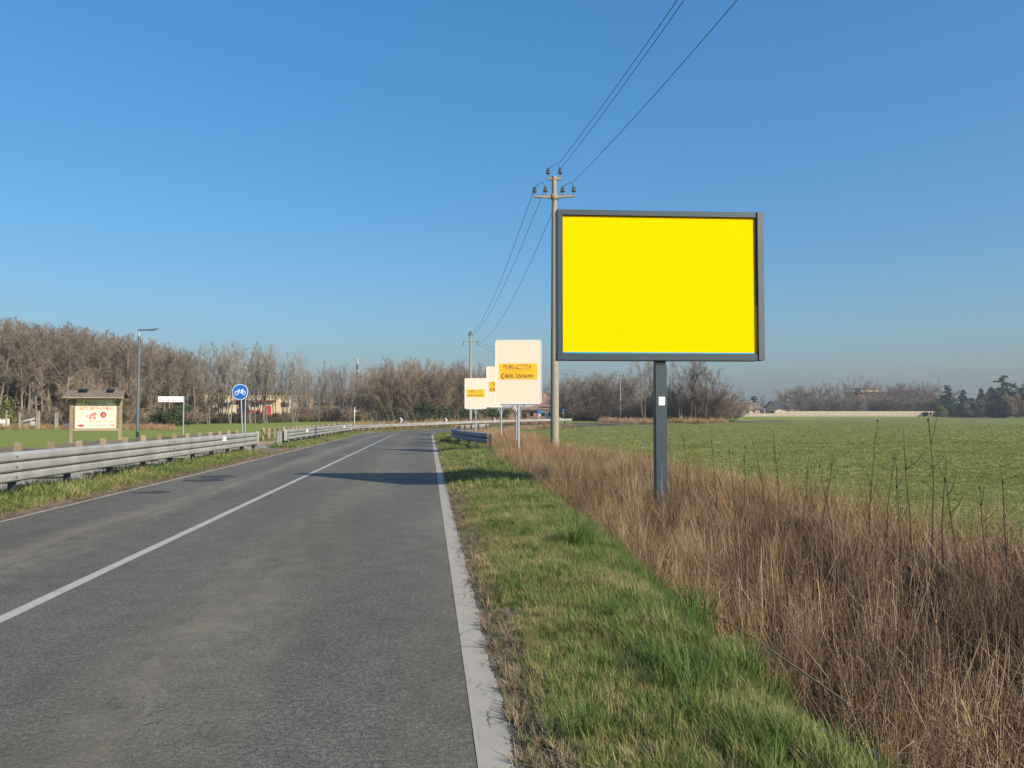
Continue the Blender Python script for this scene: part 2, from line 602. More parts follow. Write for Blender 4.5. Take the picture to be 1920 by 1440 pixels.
def asphalt_material():
    m, nt, b = new_mat('asphalt')
    uv = nd(nt, 'ShaderNodeUVMap', {'uv_map': 'UVMap'}).outputs[0]
    sx = nd(nt, 'ShaderNodeSeparateXYZ', None, Vector=uv)
    off = sx.outputs[0]
    # aggregate
    grit = noise(nt, uv, 95, 3, .8)
    grit2 = noise(nt, uv, 30, 5, .8)
    vor = nd(nt, 'ShaderNodeTexVoronoi', {'voronoi_dimensions': '2D'}, Vector=uv, Scale=75.0, Randomness=1.0)
    stone = ramp(nt, vor.outputs['Color'], [(.0, .0), (.80, .1), (.95, 1)])
    base = ramp(nt, math_(nt, 'MULTIPLY_ADD', grit2, .45, math_(nt, 'MULTIPLY', grit, .55)), [(.38, (.022, .022, .021)), (.50, (.093, .087, .074)), (.61, (.230, .215, .180))])
    base = mixc(nt, math_(nt, 'MULTIPLY', stone, .42), base, (.30, .285, .25))
    # dusty band worn along the middle of each lane
    stretched = nd(nt, 'ShaderNodeMapping', None, Vector=uv, Scale=(1.6, .16, 1)).outputs[0]
    wob = math_(nt, 'MULTIPLY_ADD', math_(nt, 'SUBTRACT', noise(nt, stretched, 1.0, 4, .6), .5), 1.5, off)
    def band(c, w):
        d = math_(nt, 'ABSOLUTE', math_(nt, 'SUBTRACT', wob, c))
        return math_(nt, 'SUBTRACT', 1, math_(nt, 'DIVIDE', d, w), clamp=True)
    bR = band(1.75, .85)
    bL = band(-1.35, .55)
    bE = band(3.75, .5)
    pat = ramp(nt, noise(nt, stretched, 2.2, 5, .65), [(.30, .35), (.7, 1)])
    base = mixc(nt, math_(nt, 'MULTIPLY', math_(nt, 'MULTIPLY', bR, pat), .60), base, (.190, .168, .112))
    base = mixc(nt, math_(nt, 'MULTIPLY', math_(nt, 'MULTIPLY', bL, pat), .62), base, (.27, .225, .152))
    base = mixc(nt, math_(nt, 'MULTIPLY', bE, .22), base, (.21, .175, .125))
    big = noise(nt, nd(nt, 'ShaderNodeMapping', None, Vector=uv, Scale=(1, .25, 1)).outputs[0], .55, 4)
    base = mixc(nt, 1.0, base, ramp(nt, big, [(.3, .80), (.7, 1.16)]), 'MULTIPLY')
    mott = noise(nt, uv, 3.2, 5, .7)
    base = mixc(nt, 1.0, base, ramp(nt, mott, [(.32, .82), (.68, 1.17)]), 'MULTIPLY')
    # worn pits and short cracks, mostly inside the worn band
    cv = nd(nt, 'ShaderNodeTexVoronoi', {'feature': 'DISTANCE_TO_EDGE', 'voronoi_dimensions': '2D'}, Scale=1.25, Randomness=1.0)
    dis = nd(nt, 'ShaderNodeTexNoise', None, Vector=uv, Scale=3.0, Detail=4.0)
    nt.links.new(nd(nt, 'ShaderNodeVectorMath', {'operation': 'MULTIPLY_ADD'}, i0=dis.outputs['Color'], i1=(.7, .7, .7), i2=uv).outputs[0], cv.inputs['Vector'])
    crack = ramp(nt, cv.outputs['Distance'], [(.0, 1), (.007, .7), (.018, 0)])
    crack = math_(nt, 'MULTIPLY', crack, ramp(nt, noise(nt, uv, 9, 4, .7), [(.42, 0), (.55, 1)]))
    cmask = ramp(nt, noise(nt, uv, .75, 3), [(.48, 0), (.60, 1)])
    crack = math_(nt, 'MULTIPLY', crack, math_(nt, 'MULTIPLY', cmask, math_(nt, 'MULTIPLY_ADD', bR, .75, .1)))
    pit = ramp(nt, noise(nt, uv, 7.5, 6, .7), [(.57, 0), (.66, 1)])
    pit = math_(nt, 'MULTIPLY', pit, math_(nt, 'MULTIPLY', math_(nt, 'MULTIPLY_ADD', bR, .85, .12), ramp(nt, noise(nt, uv, 1.3, 3), [(.45, 0), (.62, 1)])))
    dark = math_(nt, 'MAXIMUM', crack, math_(nt, 'MULTIPLY', pit, .6))
    base = mixc(nt, math_(nt, 'MULTIPLY', dark, .75), base, (.022, .021, .019))
    nt.links.new(base, b.inputs['Base Color'])
    b.inputs['Roughness'].default_value = .82
    b.inputs['Specular IOR Level'].default_value = .25
    h = math_(nt, 'SUBTRACT', math_(nt, 'ADD', grit, math_(nt, 'MULTIPLY', grit2, .8)), math_(nt, 'MULTIPLY', dark, 1.3))
    bump(nt, b, h, .75, .008)
    return m

def paint_material(name, c, wear, tint):
    m, nt, b = new_mat(name)
    uv = nd(nt, 'ShaderNodeUVMap', {'uv_map': 'UVMap'}).outputs[0]
    g = noise(nt, uv, 110, 4, .75)
    w = noise(nt, nd(nt, 'ShaderNodeMapping', None, Vector=uv, Scale=(3, 1, 1)).outputs[0], 5, 6, .7)
    k = math_(nt, 'MULTIPLY_ADD', g, .6, math_(nt, 'MULTIPLY', w, .4))
    col = ramp(nt, k, [(.30, tint), (.30 + wear, c), (.75, tuple(x * 1.08 for x in c))])
    cv = nd(nt, 'ShaderNodeTexVoronoi', {'feature': 'DISTANCE_TO_EDGE', 'voronoi_dimensions': '2D'}, Scale=1.6, Randomness=1.0)
    dis = nd(nt, 'ShaderNodeTexNoise', None, Vector=uv, Scale=6.0, Detail=4.0)
    nt.links.new(nd(nt, 'ShaderNodeVectorMath', {'operation': 'MULTIPLY_ADD'}, i0=dis.outputs['Color'], i1=(.25, .25, .25), i2=uv).outputs[0], cv.inputs['Vector'])
    cr = math_(nt, 'MULTIPLY', ramp(nt, cv.outputs['Distance'], [(0, 1), (.010, .4), (.02, 0)]), ramp(nt, noise(nt, uv, 1.1, 2), [(.45, 0), (.55, 1)]))
    col = mixc(nt, math_(nt, 'MULTIPLY', cr, .85), col, (.035, .033, .03))
    nt.links.new(col, b.inputs['Base Color'])
    b.inputs['Roughness'].default_value = .75
    b.inputs['Specular IOR Level'].default_value = .25
    bump(nt, b, math_(nt, 'SUBTRACT', g, cr), .5, .005)
    return m

M['asphalt'] = asphalt_material()
M['edge_paint'] = paint_material('worn_white_paint', (.335, .308, .258), .18, (.15, .14, .12))
M['line_paint'] = paint_material('white_line_paint', (.36, .345, .315), .12, (.13, .13, .125))
M['kerb_paint'] = paint_material('dusty_edge_line', (.43, .36, .26), .25, (.22, .185, .14))
strip('road', -20, 190, -3.30, 3.83, 0.0, M['asphalt'], .25, 10)
strip('edge_line', -4, 26, 3.61, 3.785, .004, M['edge_paint'], .02, 1, .016, 3)
strip('edge_line', 26, 165, 3.61, 3.785, .004, M['edge_paint'], .25, 1, .012, 4)
strip('centre_line', -14, 78, -.055, .065, .004, M['line_paint'], .1, 1, .004, 5)
strip('edge_line', -14, 165, -3.14, -3.24, .004, M['kerb_paint'], .1, 1, .03, 6)
M['path'] = surf('pale_cycle_path', (.36, .32, .28), (.28, .25, .215), .9, 2, 0, .3, .2)
strip('path', -14, 118, -7.1, -5.1, .055, M['path'], .5, 2)
# transverse repair scar and tyre-dark patches on the oncoming lane
M['patch'] = surf('dark_asphalt_patch', (.040, .041, .042), (.058, .058, .057), .8, 12, 0, .5, .2)
def patch(name, a, o, la, lo, seed):
    rng = random.Random(seed)
    mb = MB()
    n = 22
    vs = []
    for i in range(n):
        th = 2 * math.pi * i / n
        k = 1 + rng.uniform(-.22, .22)
        aa, oo = a + la * math.cos(th) * k, o + lo * math.sin(th) * k
        x, y = road_xy(aa, oo)
        vs.append((float(x), float(y), float(zroad(aa)) + .004))
    mb.add(vs, [tuple(range(n))])
    tag(mb.build(name, M['patch']), kind='structure')
for i, (a_, o_, la, lo) in enumerate([(21.4, -2.35, .55, .45), (20.2, -2.35, .45, .5), (17.0, -2.55, .28, .35)]):
    patch('repair_patch', a_, o_, la, lo, i)

# ------------------------------------------------------------------ the big billboard
def rounded(w, h, r, n=5):
    pts = []
    for cx, cz, a0 in ((w / 2 - r, h / 2 - r, 0), (-w / 2 + r, h / 2 - r, 90), (-w / 2 + r, -h / 2 + r, 180), (w / 2 - r, -h / 2 + r, 270)):
        for i in range(n + 1):
            t = R(a0 + 90 * i / n)
            pts.append((cx + r * math.cos(t), cz + r * math.sin(t)))
    return pts

def shift(poly, dx, dz):
    return [(x + dx, z + dz) for x, z in poly]

bx, by = at(1238, 15.45)
bz = gz(bx, by)
bb = empty('billboard', (bx, by, bz), R(3.4), 'large billboard with blank bright yellow face in slate grey frame on one post', 'billboard')
B0, B1, BW = 2.655 - bz, 5.675 - bz, 4.21       # panel bottom, top, width
BD = .26                                         # panel depth
MB().box((0, .02, (B0 + .14 + B1 - .11) / 2), (BW - .2, BD - .1, B1 - B0 - .2)).build('cabinet', M['frame'], bb)
MB().box((-.065, 0, B1 - .055), (BW - .13, BD, .11)).build('frame_top', M['frame'], bb, .006)
MB().box((-.065, 0, B0 + .07), (BW - .13, BD, .14)).build('frame_bottom', M['frame'], bb, .006)
MB().box((-BW / 2 + .062, -.004, (B0 + B1) / 2), (.124, BD + .012, B1 - B0 - .002)).build('frame_side', M['frame'], bb, .006)
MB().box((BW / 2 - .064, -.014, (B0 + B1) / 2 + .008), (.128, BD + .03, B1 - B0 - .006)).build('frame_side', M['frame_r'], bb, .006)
MB().box((-BW / 2 + .022, -.142, (B0 + B1) / 2), (.006, .008, B1 - B0 - .05)).build('hinge_strip', M['black'], bb)
MB().box((BW / 2 - .142, -.112, (B0 + B1) / 2 + .5), (.024, .024, B1 - B0 - 1.25)).build('latch_strip', M['black'], bb)
MB().box((0, -.0765, (B0 + .165 + B1 - .112) / 2), (BW - .262, .012, B1 - B0 - .285)).build('poster_sheet', M['yellow'], bb)
MB().box((0, -.079, B0 + .152), (BW - .28, .014, .03)).build('poster_edge', M['cyan'], bb)
MB().box((0, .02, (B0 - .09 - .3) / 2 - .0), (.235, .20, B0 - .09 + .3)).build('post', M['frame'], bb, .01)
MB().box((0, .02, B0 - .048), (.205, .17, .10)).build('collar', M['black'], bb)
MB().box((.01, -.084, height(752, 15.35) - bz), (.128, .006, .17)).build('notice_sheet', M['white'], bb, .001)
mb = MB()
mb.add([(-.006, -.0815, .25), (.001, -.0815, .25), (.004, -.0815, .62), (.001, -.0815, 1.0), (-.003, -.0815, .7)], [(0, 1, 2, 3, 4)])
mb.build('scratch', M['concrete_grey'], bb)  # flat pale strip on the post, standing in for a dry stalk before it

# ------------------------------------------------------------------ the row of cream advertising signs
def ad_sign(px, d, label, rz=0.0):
    x, y = at(px, d)
    g = gz(x, y)
    t = empty('advertising_sign', (x, y, g), R(rz), label, 'sign', 'cream advertising signs in a row on the verge')
    z0, z1 = 2.02 - g, 4.80 - g
    zc, h, w = (z0 + z1) / 2, z1 - z0, 2.0
    p = MB().prism(shift(rounded(w, h, .09), 0, zc), -.045, .045).build('panel', M['cream'], t)
    ring = MB()
    o_, i_ = shift(rounded(w + .012, h + .012, .096), 0, zc), shift(rounded(w - .05, h - .05, .07), 0, zc)
    n = len(o_)
    vs = [(a, -.056, b) for a, b in o_] + [(a, -.056, b) for a, b in i_] + [(a, .056, b) for a, b in o_] + [(a, -.044, b) for a, b in i_]
    fs = []
    for k in range(n):
        k2 = (k + 1) % n
        fs += [(k, k2, n + k2, n + k), (k, 2 * n + k, 2 * n + k2, k2), (n + k, n + k2, 3 * n + k2, 3 * n + k)]
    ring.add(vs, fs).build('rim', M['carton'] if False else M['sign_white'], t)
    s = MB().box((0, -.051, zc + .02), (1.66, .008, .69)).build('sticker', M['orange'], t)
    yy = -.0585
    lettering('lettering', 'PUBLI', .56, .15, -.40, yy, zc + .235, M['ink'], s, .35, .010)
    lettering('lettering', 'C', .24, .20, .02, yy, zc + .215, M['ink'], s, .35, .008)
    lettering('lettering', 'ITTA', .40, .15, .345, yy, zc + .24, M['ink'], s, .35, .010)
    lettering('lettering', 'Numero Verde', .66, .052, -.245, yy, zc - .055, M['ink_soft'], s, 0, .012)
    lettering('lettering', '800 250690', 1.26, .165, .03, yy, zc - .185, M['ink'], s, 0, .025)
    MB().box((-.03, yy + .001, zc + .125), (1.16, .002, .022)).build('underline', M['ink'], s)
    MB().box((0, yy + .001, zc + .055), (1.44, .002, .014)).build('underline', M['ink_soft'], s)
    ph = MB()
    arc = [(-.66 + .085 * math.cos(R(q)), zc - .185 + .125 * math.sin(R(q))) for q in range(100, 261, 16)]
    arc_i = [(-.66 + .03 * math.cos(R(q)) + .0, zc - .185 + .10 * math.sin(R(q))) for q in range(260, 99, -16)]
    ph.prism(arc + arc_i, yy - .001, yy + .001)
    ph.box((-.645, yy, zc - .085), (.06, .002, .045)).box((-.645, yy, zc - .285), (.06, .002, .045))
    ph.build('telephone_mark', M['ink'], s)
    MB().box((-.06, .01, z0 - .045), (1.45, .09, .075)).build('crossbar', M['zinc_post'], t, .008)
    MB().tube([(0, .01, -.35), (0, .01, z0 - .03)], .058, 12).build('post', M['zinc_post'], t, smooth=True)
    MB().tube([(0, .01, -.02), (0, .01, .03)], .085, 12).build('post_base', M['galv_dark'], t, smooth=True)
    for sgn in (-1, 1):
        pts = [(sgn * (.06 + .24 * (1 - math.cos(R(q)))), .01, z0 - .52 + .45 * math.sin(R(q))) for q in range(0, 91, 15)]
        MB().tube(pts, .02, 6).build('brace', M['zinc_post'], t, smooth=True)
    return t
ad_sign(972, 33.5, 'nearest and largest cream sign with amber phone-number sticker, beside concrete pole', -1.0)
ad_sign(968, 44.0, 'cream sign hidden behind the nearest one, only its thin post showing', 2)
ad_sign(939.5, 52.5, 'cream sign half hidden at the side of the nearest one', 2)
ad_sign(892, 70.0, 'farthest and lowest cream sign, in front of the second utility pole', 3)

# ------------------------------------------------------------------ utility poles and wires
def insulator(parent, x, y, z, s=1.0):
    mb = MB()
    mb.lathe([(.014 * s, -.16 * s), (.014 * s, 0), (.05 * s, .005 * s), (.085 * s, .03 * s), (.075 * s, .07 * s), (.05 * s, .085 * s), (.07 * s, .11 * s), (.06 * s, .15 * s), (.035 * s, .165 * s), (.045 * s, .19 * s), (.02 * s, .21 * s)], (x, y, z), 10)
    return mb.build('insulator', M['glass_ins'], parent, smooth=True)

def arm(parent, z, half, y, thick):
    mb = MB()
    rp = [(.10, z + thick * .7), (.3, z + thick * .5), (half, z + thick * .35), (half, z - thick * .3), (.35, z - thick * .75), (.10, z - thick * 1.1)]
    mb.prism(rp + [(-a_, b_) for a_, b_ in rp[::-1]], y - .07, y + .07)
    return mb.build('crossarm', M['concrete'], parent)

p1x, p1y = at(1040, 38.0)
p1z = gz(p1x, p1y)
pole1 = empty('utility_pole', (p1x, p1y, p1z), R(-3), 'tall concrete utility pole with two crossarms directly behind the yellow billboard', 'utility pole', 'concrete utility poles')
ZT, ZA = height(336, 38) - p1z + .25, height(373, 38) - p1z + .22
MB().tube([(0, 0, -.5), (0, 0, 3), (0, 0, 7), (0, 0, 10.5), (0, 0, ZT)], [.215, .20, .17, .145, .118], 16).build('shaft', M['concrete'], pole1, smooth=True)
arm(pole1, ZA, 1.03, -.02, .11)
MB().lathe([(.17, -.14), (.19, -.05), (.19, .06), (.15, .13)], (0, 0, ZA), 14).build('collar', M['concrete'], pole1, smooth=True)
arm(pole1, ZT - .10, .34, -.02, .09)
MB().lathe([(.135, -.09), (.15, 0), (.13, .09)], (0, 0, ZT - .08), 14).build('collar', M['concrete'], pole1, smooth=True)
INS1 = [(-.98, ZA + .20), (-.44, ZA + .22), (.42, ZA + .20), (.98, ZA + .20), (-.30, ZT + .12), (.30, ZT + .12)]
for ix, iz in INS1:
    insulator(pole1, ix, -.02, iz, 1.45)

p2x, p2y = at(882, 110.0)
p2z = gz(p2x, p2y)
pole2 = empty('utility_pole', (p2x, p2y, p2z), R(-6), 'slim concrete utility pole with drooping insulators beyond the road bend', 'utility pole', 'concrete utility poles')
Z2T, Z2A = height(628, 110) - p2z, height(640, 110) - p2z
MB().tube([(0, 0, -.5), (0, 0, 5), (0, 0, Z2T)], [.26, .21, .14], 12).build('shaft', M['concrete'], pole2, smooth=True)
arm(pole2, Z2A, 1.05, -.02, .10)
for sx_ in (-1.02, 1.02):
    MB().tube([(sx_, -.1, Z2A), (sx_ + .06, -.25, Z2A - .35), (sx_ + .1, -.3, Z2A - .6)], [.07, .10, .05], 8).build('insulator', M['glass_ins'], pole2, smooth=True)
insulator(pole2, 0, 0, Z2T + .18, 2.2)
insulator(pole2, -.22, 0, Z2T - .1, 1.8)
insulator(pole2, .24, 0, Z2T - .1, 1.4)

p3x, p3y = at(1163, 146.0)
p3z = gz(p3x, p3y)
pole3 = empty('utility_pole', (p3x, p3y, p3z), R(10), 'thin far utility pole standing before the thicket under the billboard', 'utility pole', 'concrete utility poles')
MB().tube([(0, 0, -.5), (0, 0, height(702, 146) - p3z)], [.17, .10], 10).build('shaft', M['concrete'], pole3, smooth=True)
arm(pole3, height(708, 146) - p3z, .8, 0, .08)
for ix in (-.7, .7):
    insulator(pole3, ix, 0, height(708, 146) - p3z + .25, 1.6)

def wire(p, q, sag, label, r=.012, n=28):
    p, q = Vector(p), Vector(q)
    pts = []
    for i in range(n + 1):
        t = i / n
        v = p.lerp(q, t)
        v.z -= sag * 4 * t * (1 - t)
        pts.append(v)
    o = MB().tube(pts, r, 5).build('overhead_wire', M['wire'], smooth=True)
    return tag(o, label, 'wire', 'overhead wires along the pole line')

def w1(i):
    x, z = INS1[i]
    return (p1x + x, p1y - .02, p1z + z + .25)
def behind(dx, z):
    return (p1x + 7.6 + dx, p1y - 63, z)
wire((p1x + .17, p1y - .9, p1z + INS1[5][1] + .25), behind(.50, 13.50), 1.3, 'upper of the two close wires rising from the top of the near pole')
wire(w1(5), behind(.42, 13.45), 1.3, 'lower of the two close wires rising from the top of the near pole')
wire((p1x + .86, p1y - .9, p1z + INS1[3][1] + .25), behind(1.5, 12.4), 1.3, 'single wire rising from the outer crossarm end of the near pole')
A2L, A2R, A2T = (p2x - 1.0, p2y - .3, p2z + Z2A - .5), (p2x + 1.05, p2y - .3, p2z + Z2A - .05), (p2x, p2y, p2z + Z2T + .35)
wire(w1(0), A2T, 1.5, 'outermost wire sagging between the near and the second pole', .014)
wire(w1(1), (p2x + .1, p2y, p2z + Z2T + .1), 1.5, 'middle wire sagging between the near and the second pole', .014)
wire(w1(2), A2R, 1.9, 'lowest wire sagging between the near and the second pole', .014)
wire(A2R, (p3x - .7, p3y, p3z + height(708, 146) - p3z + .4), 1.2, 'upper wire leaving the second pole behind the signs', .016)
wire((p2x + 1.1, p2y - .3, p2z + Z2A - .6), (p3x + .7, p3y, p3z + height(708, 146) - p3z + .4), 1.7, 'lower wire leaving the second pole behind the signs', .016)
# jumper loops between the insulators of the near pole
def jumper(i, j, up, dx):
    a_, b_ = Vector(INS1[i][:1] + (-.02, INS1[i][1] + .27)), Vector(INS1[j][:1] + (-.02, INS1[j][1] + .27))
    m_ = a_.lerp(b_, .78) + Vector((dx, -.9, up))
    MB().tube([a_, a_.lerp(m_, .5) + Vector((0, 0, .02)), m_, m_.lerp(b_, .5) + Vector((0, 0, -.03)), b_], .013, 5).build('jumper_wire', M['wire'], pole1, smooth=True)
jumper(4, 5, -.02, 0)
jumper(0, 1, -.02, 0)
jumper(2, 3, -.02, 0)

# ------------------------------------------------------------------ guard rails
def thrie(n_w, h, dep):
    pts = []
    n = 12 * n_w
    for i in range(n + 1):
        t = i / n
        f = abs(((t * n_w) % 1.0) - .5) * 2 if 0 < i < n else 1.0
        c = 1 - f ** 6.0
        pts.append((t * h, dep * c))
    return pts

def beam_mesh(A, offs, base, prof, side):
    """sheet-metal beam swept along the road line; side = +1 when its face looks towards +offset"""
    V, F = [], []
    th = .006
    full = [(h, d) for h, d in prof] + [(h, d - th) for h, d in prof[::-1]]
    k = len(full)
    for a, o in zip(A, offs):
        xs, ys = road_xy(np.full(k, a), np.array([o + side * d for h, d in full]))
        zb = float(zroad(a)) + base
        V += [(float(xs[i]), float(ys[i]), zb + full[i][0]) for i in range(k)]
    for i in range(len(A) - 1):
        for j in range(k):
            j2 = (j + 1) % k
            F.append((i * k + j, i * k + j2, (i + 1) * k + j2, (i + 1) * k + j))
    F.append(tuple(range(k)))
    F.append(tuple((len(A) - 1) * k + j for j in range(k - 1, -1, -1)))
    return V, F

def guard_rail(label, a0, a1, offf, side, top, h, waves, dep, seg, post_sp, mat, post_mat, reflect=(), end_plate=(), bolts=True, flare_twist=False):
    x0, y0 = road_xy((a0 + a1) / 2, offf((a0 + a1) / 2))
    x0, y0 = float(x0), float(y0)
    root = empty('guard_rail', (x0, y0, gz(x0, y0)), 0, label, 'guard rail', 'steel guard rails along the road')
    org = Vector(root.location)
    def put(mb, name, mat_, smooth=False, bev=0.0):
        mb.v = [tuple(Vector(v) - org) for v in mb.v]
        return mb.build(name, mat_, root, bev, smooth)
    prof = thrie(waves, h, dep)
    base = top - h
    a = a0
    k = 0
    while a < a1 - .2:
        b = min(a + seg, a1)
        n = max(2, int((b - a) / (.5 if flare_twist or a > L1 - 2 else 2)) + 1)
        A = np.linspace(a - (.16 if k else 0), b, n)
        lift = .009 * (k % 2)
        V, F = beam_mesh(A, [offf(q) + side * lift for q in A], base, prof, side)
        o = put(MB().add(V, F), 'beam', mat, True)
        if bolts and a < 60:
            bm_ = MB()
            for dz_ in (.16, .5, .84):
                for da in (-.10, .0):
                    x, y = road_xy(a + da + .05, offf(a) + side * (dep * (.9 if abs(dz_ - .5) < .1 or True else 0)))
                    bm_.box((float(x), float(y), float(zroad(a)) + base + h * dz_), (.036, .036, .036))
            tag(put(bm_, 'bolt', post_mat), kind='stuff')
        a = b
        k += 1
    a = a0 + .25
    while a < a1:
        x, y = road_xy(a, offf(a) - side * .09)
        x, y = float(x), float(y)
        ang = math.atan2(U[1], U[0]) - (max(0, min(a, L2) - L1) / RAD)
        zt = float(zroad(a)) + top - .06
        zb = gz(x, y) - .25
        mb = MB().box((x, y, (zt + zb) / 2), (.055, .13, zt - zb), (0, 0, ang))
        x2, y2 = road_xy(a, offf(a) - side * .025)
        mb.box((float(x2), float(y2), zt - h * .42), (.16, .06, h * .5), (0, 0, ang))
        put(mb, 'post', post_mat)
        a += post_sp
    for ra, rz in reflect:
        x, y = road_xy(ra, offf(ra) + side * (dep + .012))
        ang = math.atan2(U[1], U[0]) - (max(0, min(ra, L2) - L1) / RAD)
        put(MB().add([(float(x) + q[0], float(y) + q[1], float(zroad(ra)) + q[2]) for q in
                      [(-.09, -.02, rz - .07), (.09, -.02, rz - .07), (.09, -.02, rz + .07), (.02, -.02, rz + .11), (-.09, -.02, rz + .05),
                       (-.09, .0, rz - .07), (.09, .0, rz - .07), (.09, .0, rz + .07), (.02, .0, rz + .11), (-.09, .0, rz + .05)]],
                     [(0, 1, 2, 3, 4), (9, 8, 7, 6, 5), (0, 5, 6, 1), (1, 6, 7, 2), (2, 7, 8, 3), (3, 8, 9, 4), (4, 9, 5, 0)]), 'reflector', M['sign_white'])
    for ea in end_plate:
        x, y = road_xy(ea, offf(ea) + side * dep * .5)
        ang = math.atan2(U[1], U[0]) - (max(0, min(ea, L2) - L1) / RAD)
        put(MB().box((float(x), float(y), float(zroad(ea)) + top - h / 2), (.13, dep + .05, h + .05), (0, 0, ang)), 'end_plate', M['galv'], False, .01)
    return root

guard_rail('long near steel guard rail with triple wave running off the frame', 6, 35.6, lambda a: -4.42, 1, .965, .57, 3, .095, 4.5, 2.25, M['galv'], M['galv_dark'], [(29.7, .80)], [35.62])
guard_rail('second steel guard rail, after the gap in front of the timber fence', 42.6, 76, lambda a: -4.42, 1, .965, .57, 3, .095, 4.5, 2.25, M['galv'], M['galv_dark'], [(49.5, .80), (71, .80)], [42.55, 76.0])
guard_rail('low steel guard rail sweeping round the outside of the bend', 76.2, 128, lambda a: -4.42, 1, .80, .33, 2, .08, 6.0, 2.0, M['galv'], M['galv_dark'], [], [], False)
guard_rail('short dark guard rail piece with flared end on the grass verge', 36.6, 53, lambda a: 5.05 + 1.25 * max(0.0, (50 - a) / 13.4) ** 2.0, -1, .88, .52, 2, .13, 4.2, 2.6, M['galv_old'], M['galv_dark'], [], [], False, True)
guard_rail('farthest short guard rail piece on the inner side of the bend', 80, 97, lambda a: 4.9 + .7 * float(sst(88, 80, a)), -1, .76, .33, 2, .08, 4.2, 2.6, M['galv'], M['galv_dark'], [], [], False, True)

# two galvanised stub posts at the gap
for i, (px, lab) in enumerate([(522.5, 'thin galvanised stub post at the fence gap, the one nearer the long rail'), (527, 'thin galvanised stub post at the fence gap, the one nearer the second rail')]):
    x, y = at(px, 41.2)
    g = gz(x, y)
    t = empty('stub_post', (x, y, g), R(-6), lab, 'post', 'stub posts at the gap')
    MB().add([(-.05, -.03, -.2), (.05, -.03, -.2), (.05, .03, -.2), (.043, .03, -.2), (.043, -.023, -.2), (-.043, -.023, -.2), (-.043, .03, -.2), (-.05, .03, -.2)] +
             [(-.05, -.03, .82), (.05, -.03, .82), (.05, .03, .82), (.043, .03, .82), (.043, -.023, .82), (-.043, -.023, .82), (-.043, .03, .82), (-.05, .03, .82)],
             [tuple(range(7, -1, -1)), tuple(range(8, 16))] + [(k, (k + 1) % 8, (k + 1) % 8 + 8, k + 8) for k in range(8)]).build('channel', M['galv'], t)
    MB().box((0, -.033, .7), (.03, .008, .03)).build('bolt', M['galv_dark'], t)

# ------------------------------------------------------------------ timber fence along the cycle path
POST_M = None
def timber_fence(label, a_list, off, broken=None):
    global POST_M
    rng = random.Random(int(a_list[0] * 7))
    x0, y0 = road_xy(a_list[0], off)
    root = empty('timber_fence', (float(x0), float(y0), gz(x0, y0)), 0, label, 'fence', 'timber fences along the cycle path')
    org = Vector(root.location)
    def heading(a):
        return math.atan2(U[1], U[0]) - (max(0, min(a, L2) - L1) / RAD)
    if POST_M is None:
        o = MB().prism([(-.075, -.3), (.075, -.3), (.075, .84), (.035, .87), (-.035, .87), (-.075, .84)], -.075, .075).build('post', M['wood'])
        POST_M = o.data
        bpy.data.objects.remove(o)
    tops = []
    for a in a_list:
        x, y = road_xy(a, off)
        x, y = float(x), float(y)
        o = bpy.data.objects.new('post', POST_M)
        COL.objects.link(o)
        o.parent = root
        o.location = Vector((x, y, gz(x, y) + rng.uniform(-.02, .02))) - org
        o.rotation_euler = (rng.uniform(-.02, .02), rng.uniform(-.02, .02), heading(a) + rng.uniform(-.1, .1))
        tops.append((x, y, gz(x, y)))
    bm_ = None
    for i in range(len(tops) - 1):
        p, q = Vector(tops[i]), Vector(tops[i + 1])
        L = (q - p).length
        if L > 2.6:
            continue
        for zc in (.69, .36):
            mid = (p + q) / 2
            dirv = (q - p).normalized()
            nrm = Vector((dirv.y, -dirv.x, 0))
            if bm_ is None:
                o = MB().box((0, 0, 0), (1, .035, .19)).build('board', M['wood_grey'], None, .006)
                bm_ = o.data
            else:
                o = bpy.data.objects.new('board', bm_)
                COL.objects.link(o)
            o.parent = root
            tilt = rng.uniform(-.012, .012)
            drop = 0
            if broken == i and zc > .5:
                tilt, drop = .055, .05
            if broken is not None and i == broken and zc < .5:
                o.data = o.data.copy()
                o.data.materials.clear(); o.data.materials.append(M['wood_new'])
                tilt, drop = .05, -.235
                o['label'] = 'split board with fresh orange wood'
            o.location = mid - org + Vector((0, 0, zc - drop)) - nrm * .093
            o.rotation_euler = Euler((0, -math.asin(max(-1, min(1, (q.z - p.z) / L))) + tilt, math.atan2(dirv.y, dirv.x)))
            o.scale = (L - .01, 1, 1)
    return root
timber_fence('timber post and board fence behind the long near guard rail', [(d + .8) / .994 for d in np.arange(16.9, 45, 1.8)], -7.5, 2)
timber_fence('timber post and board fence beyond the gap, following the bend', [(d + .8) / .994 for d in np.arange(51, 104, 1.8)], -7.5)
# low crossing beams in the gap
t = empty('timber_barrier', tuple(at(512, 43.5)) + (gz(*at(512, 43.5)),), R(4), 'low pale timber rail lying across the fence gap', 'barrier')
MB().box((0, 0, .16), (1.7, .12, .16), (0, R(-2), 0)).build('rail', M['wood'], t, .01)
MB().box((-.45, .05, .48), (.09, .06, .95), (0, R(-24), 0)).build('brace', M['wood_dark'], t, .01)
for dx in (-.7, .7):
    MB().box((dx, .0, .03), (.14, .2, .12)).build('foot', M['wood'], t, .01)

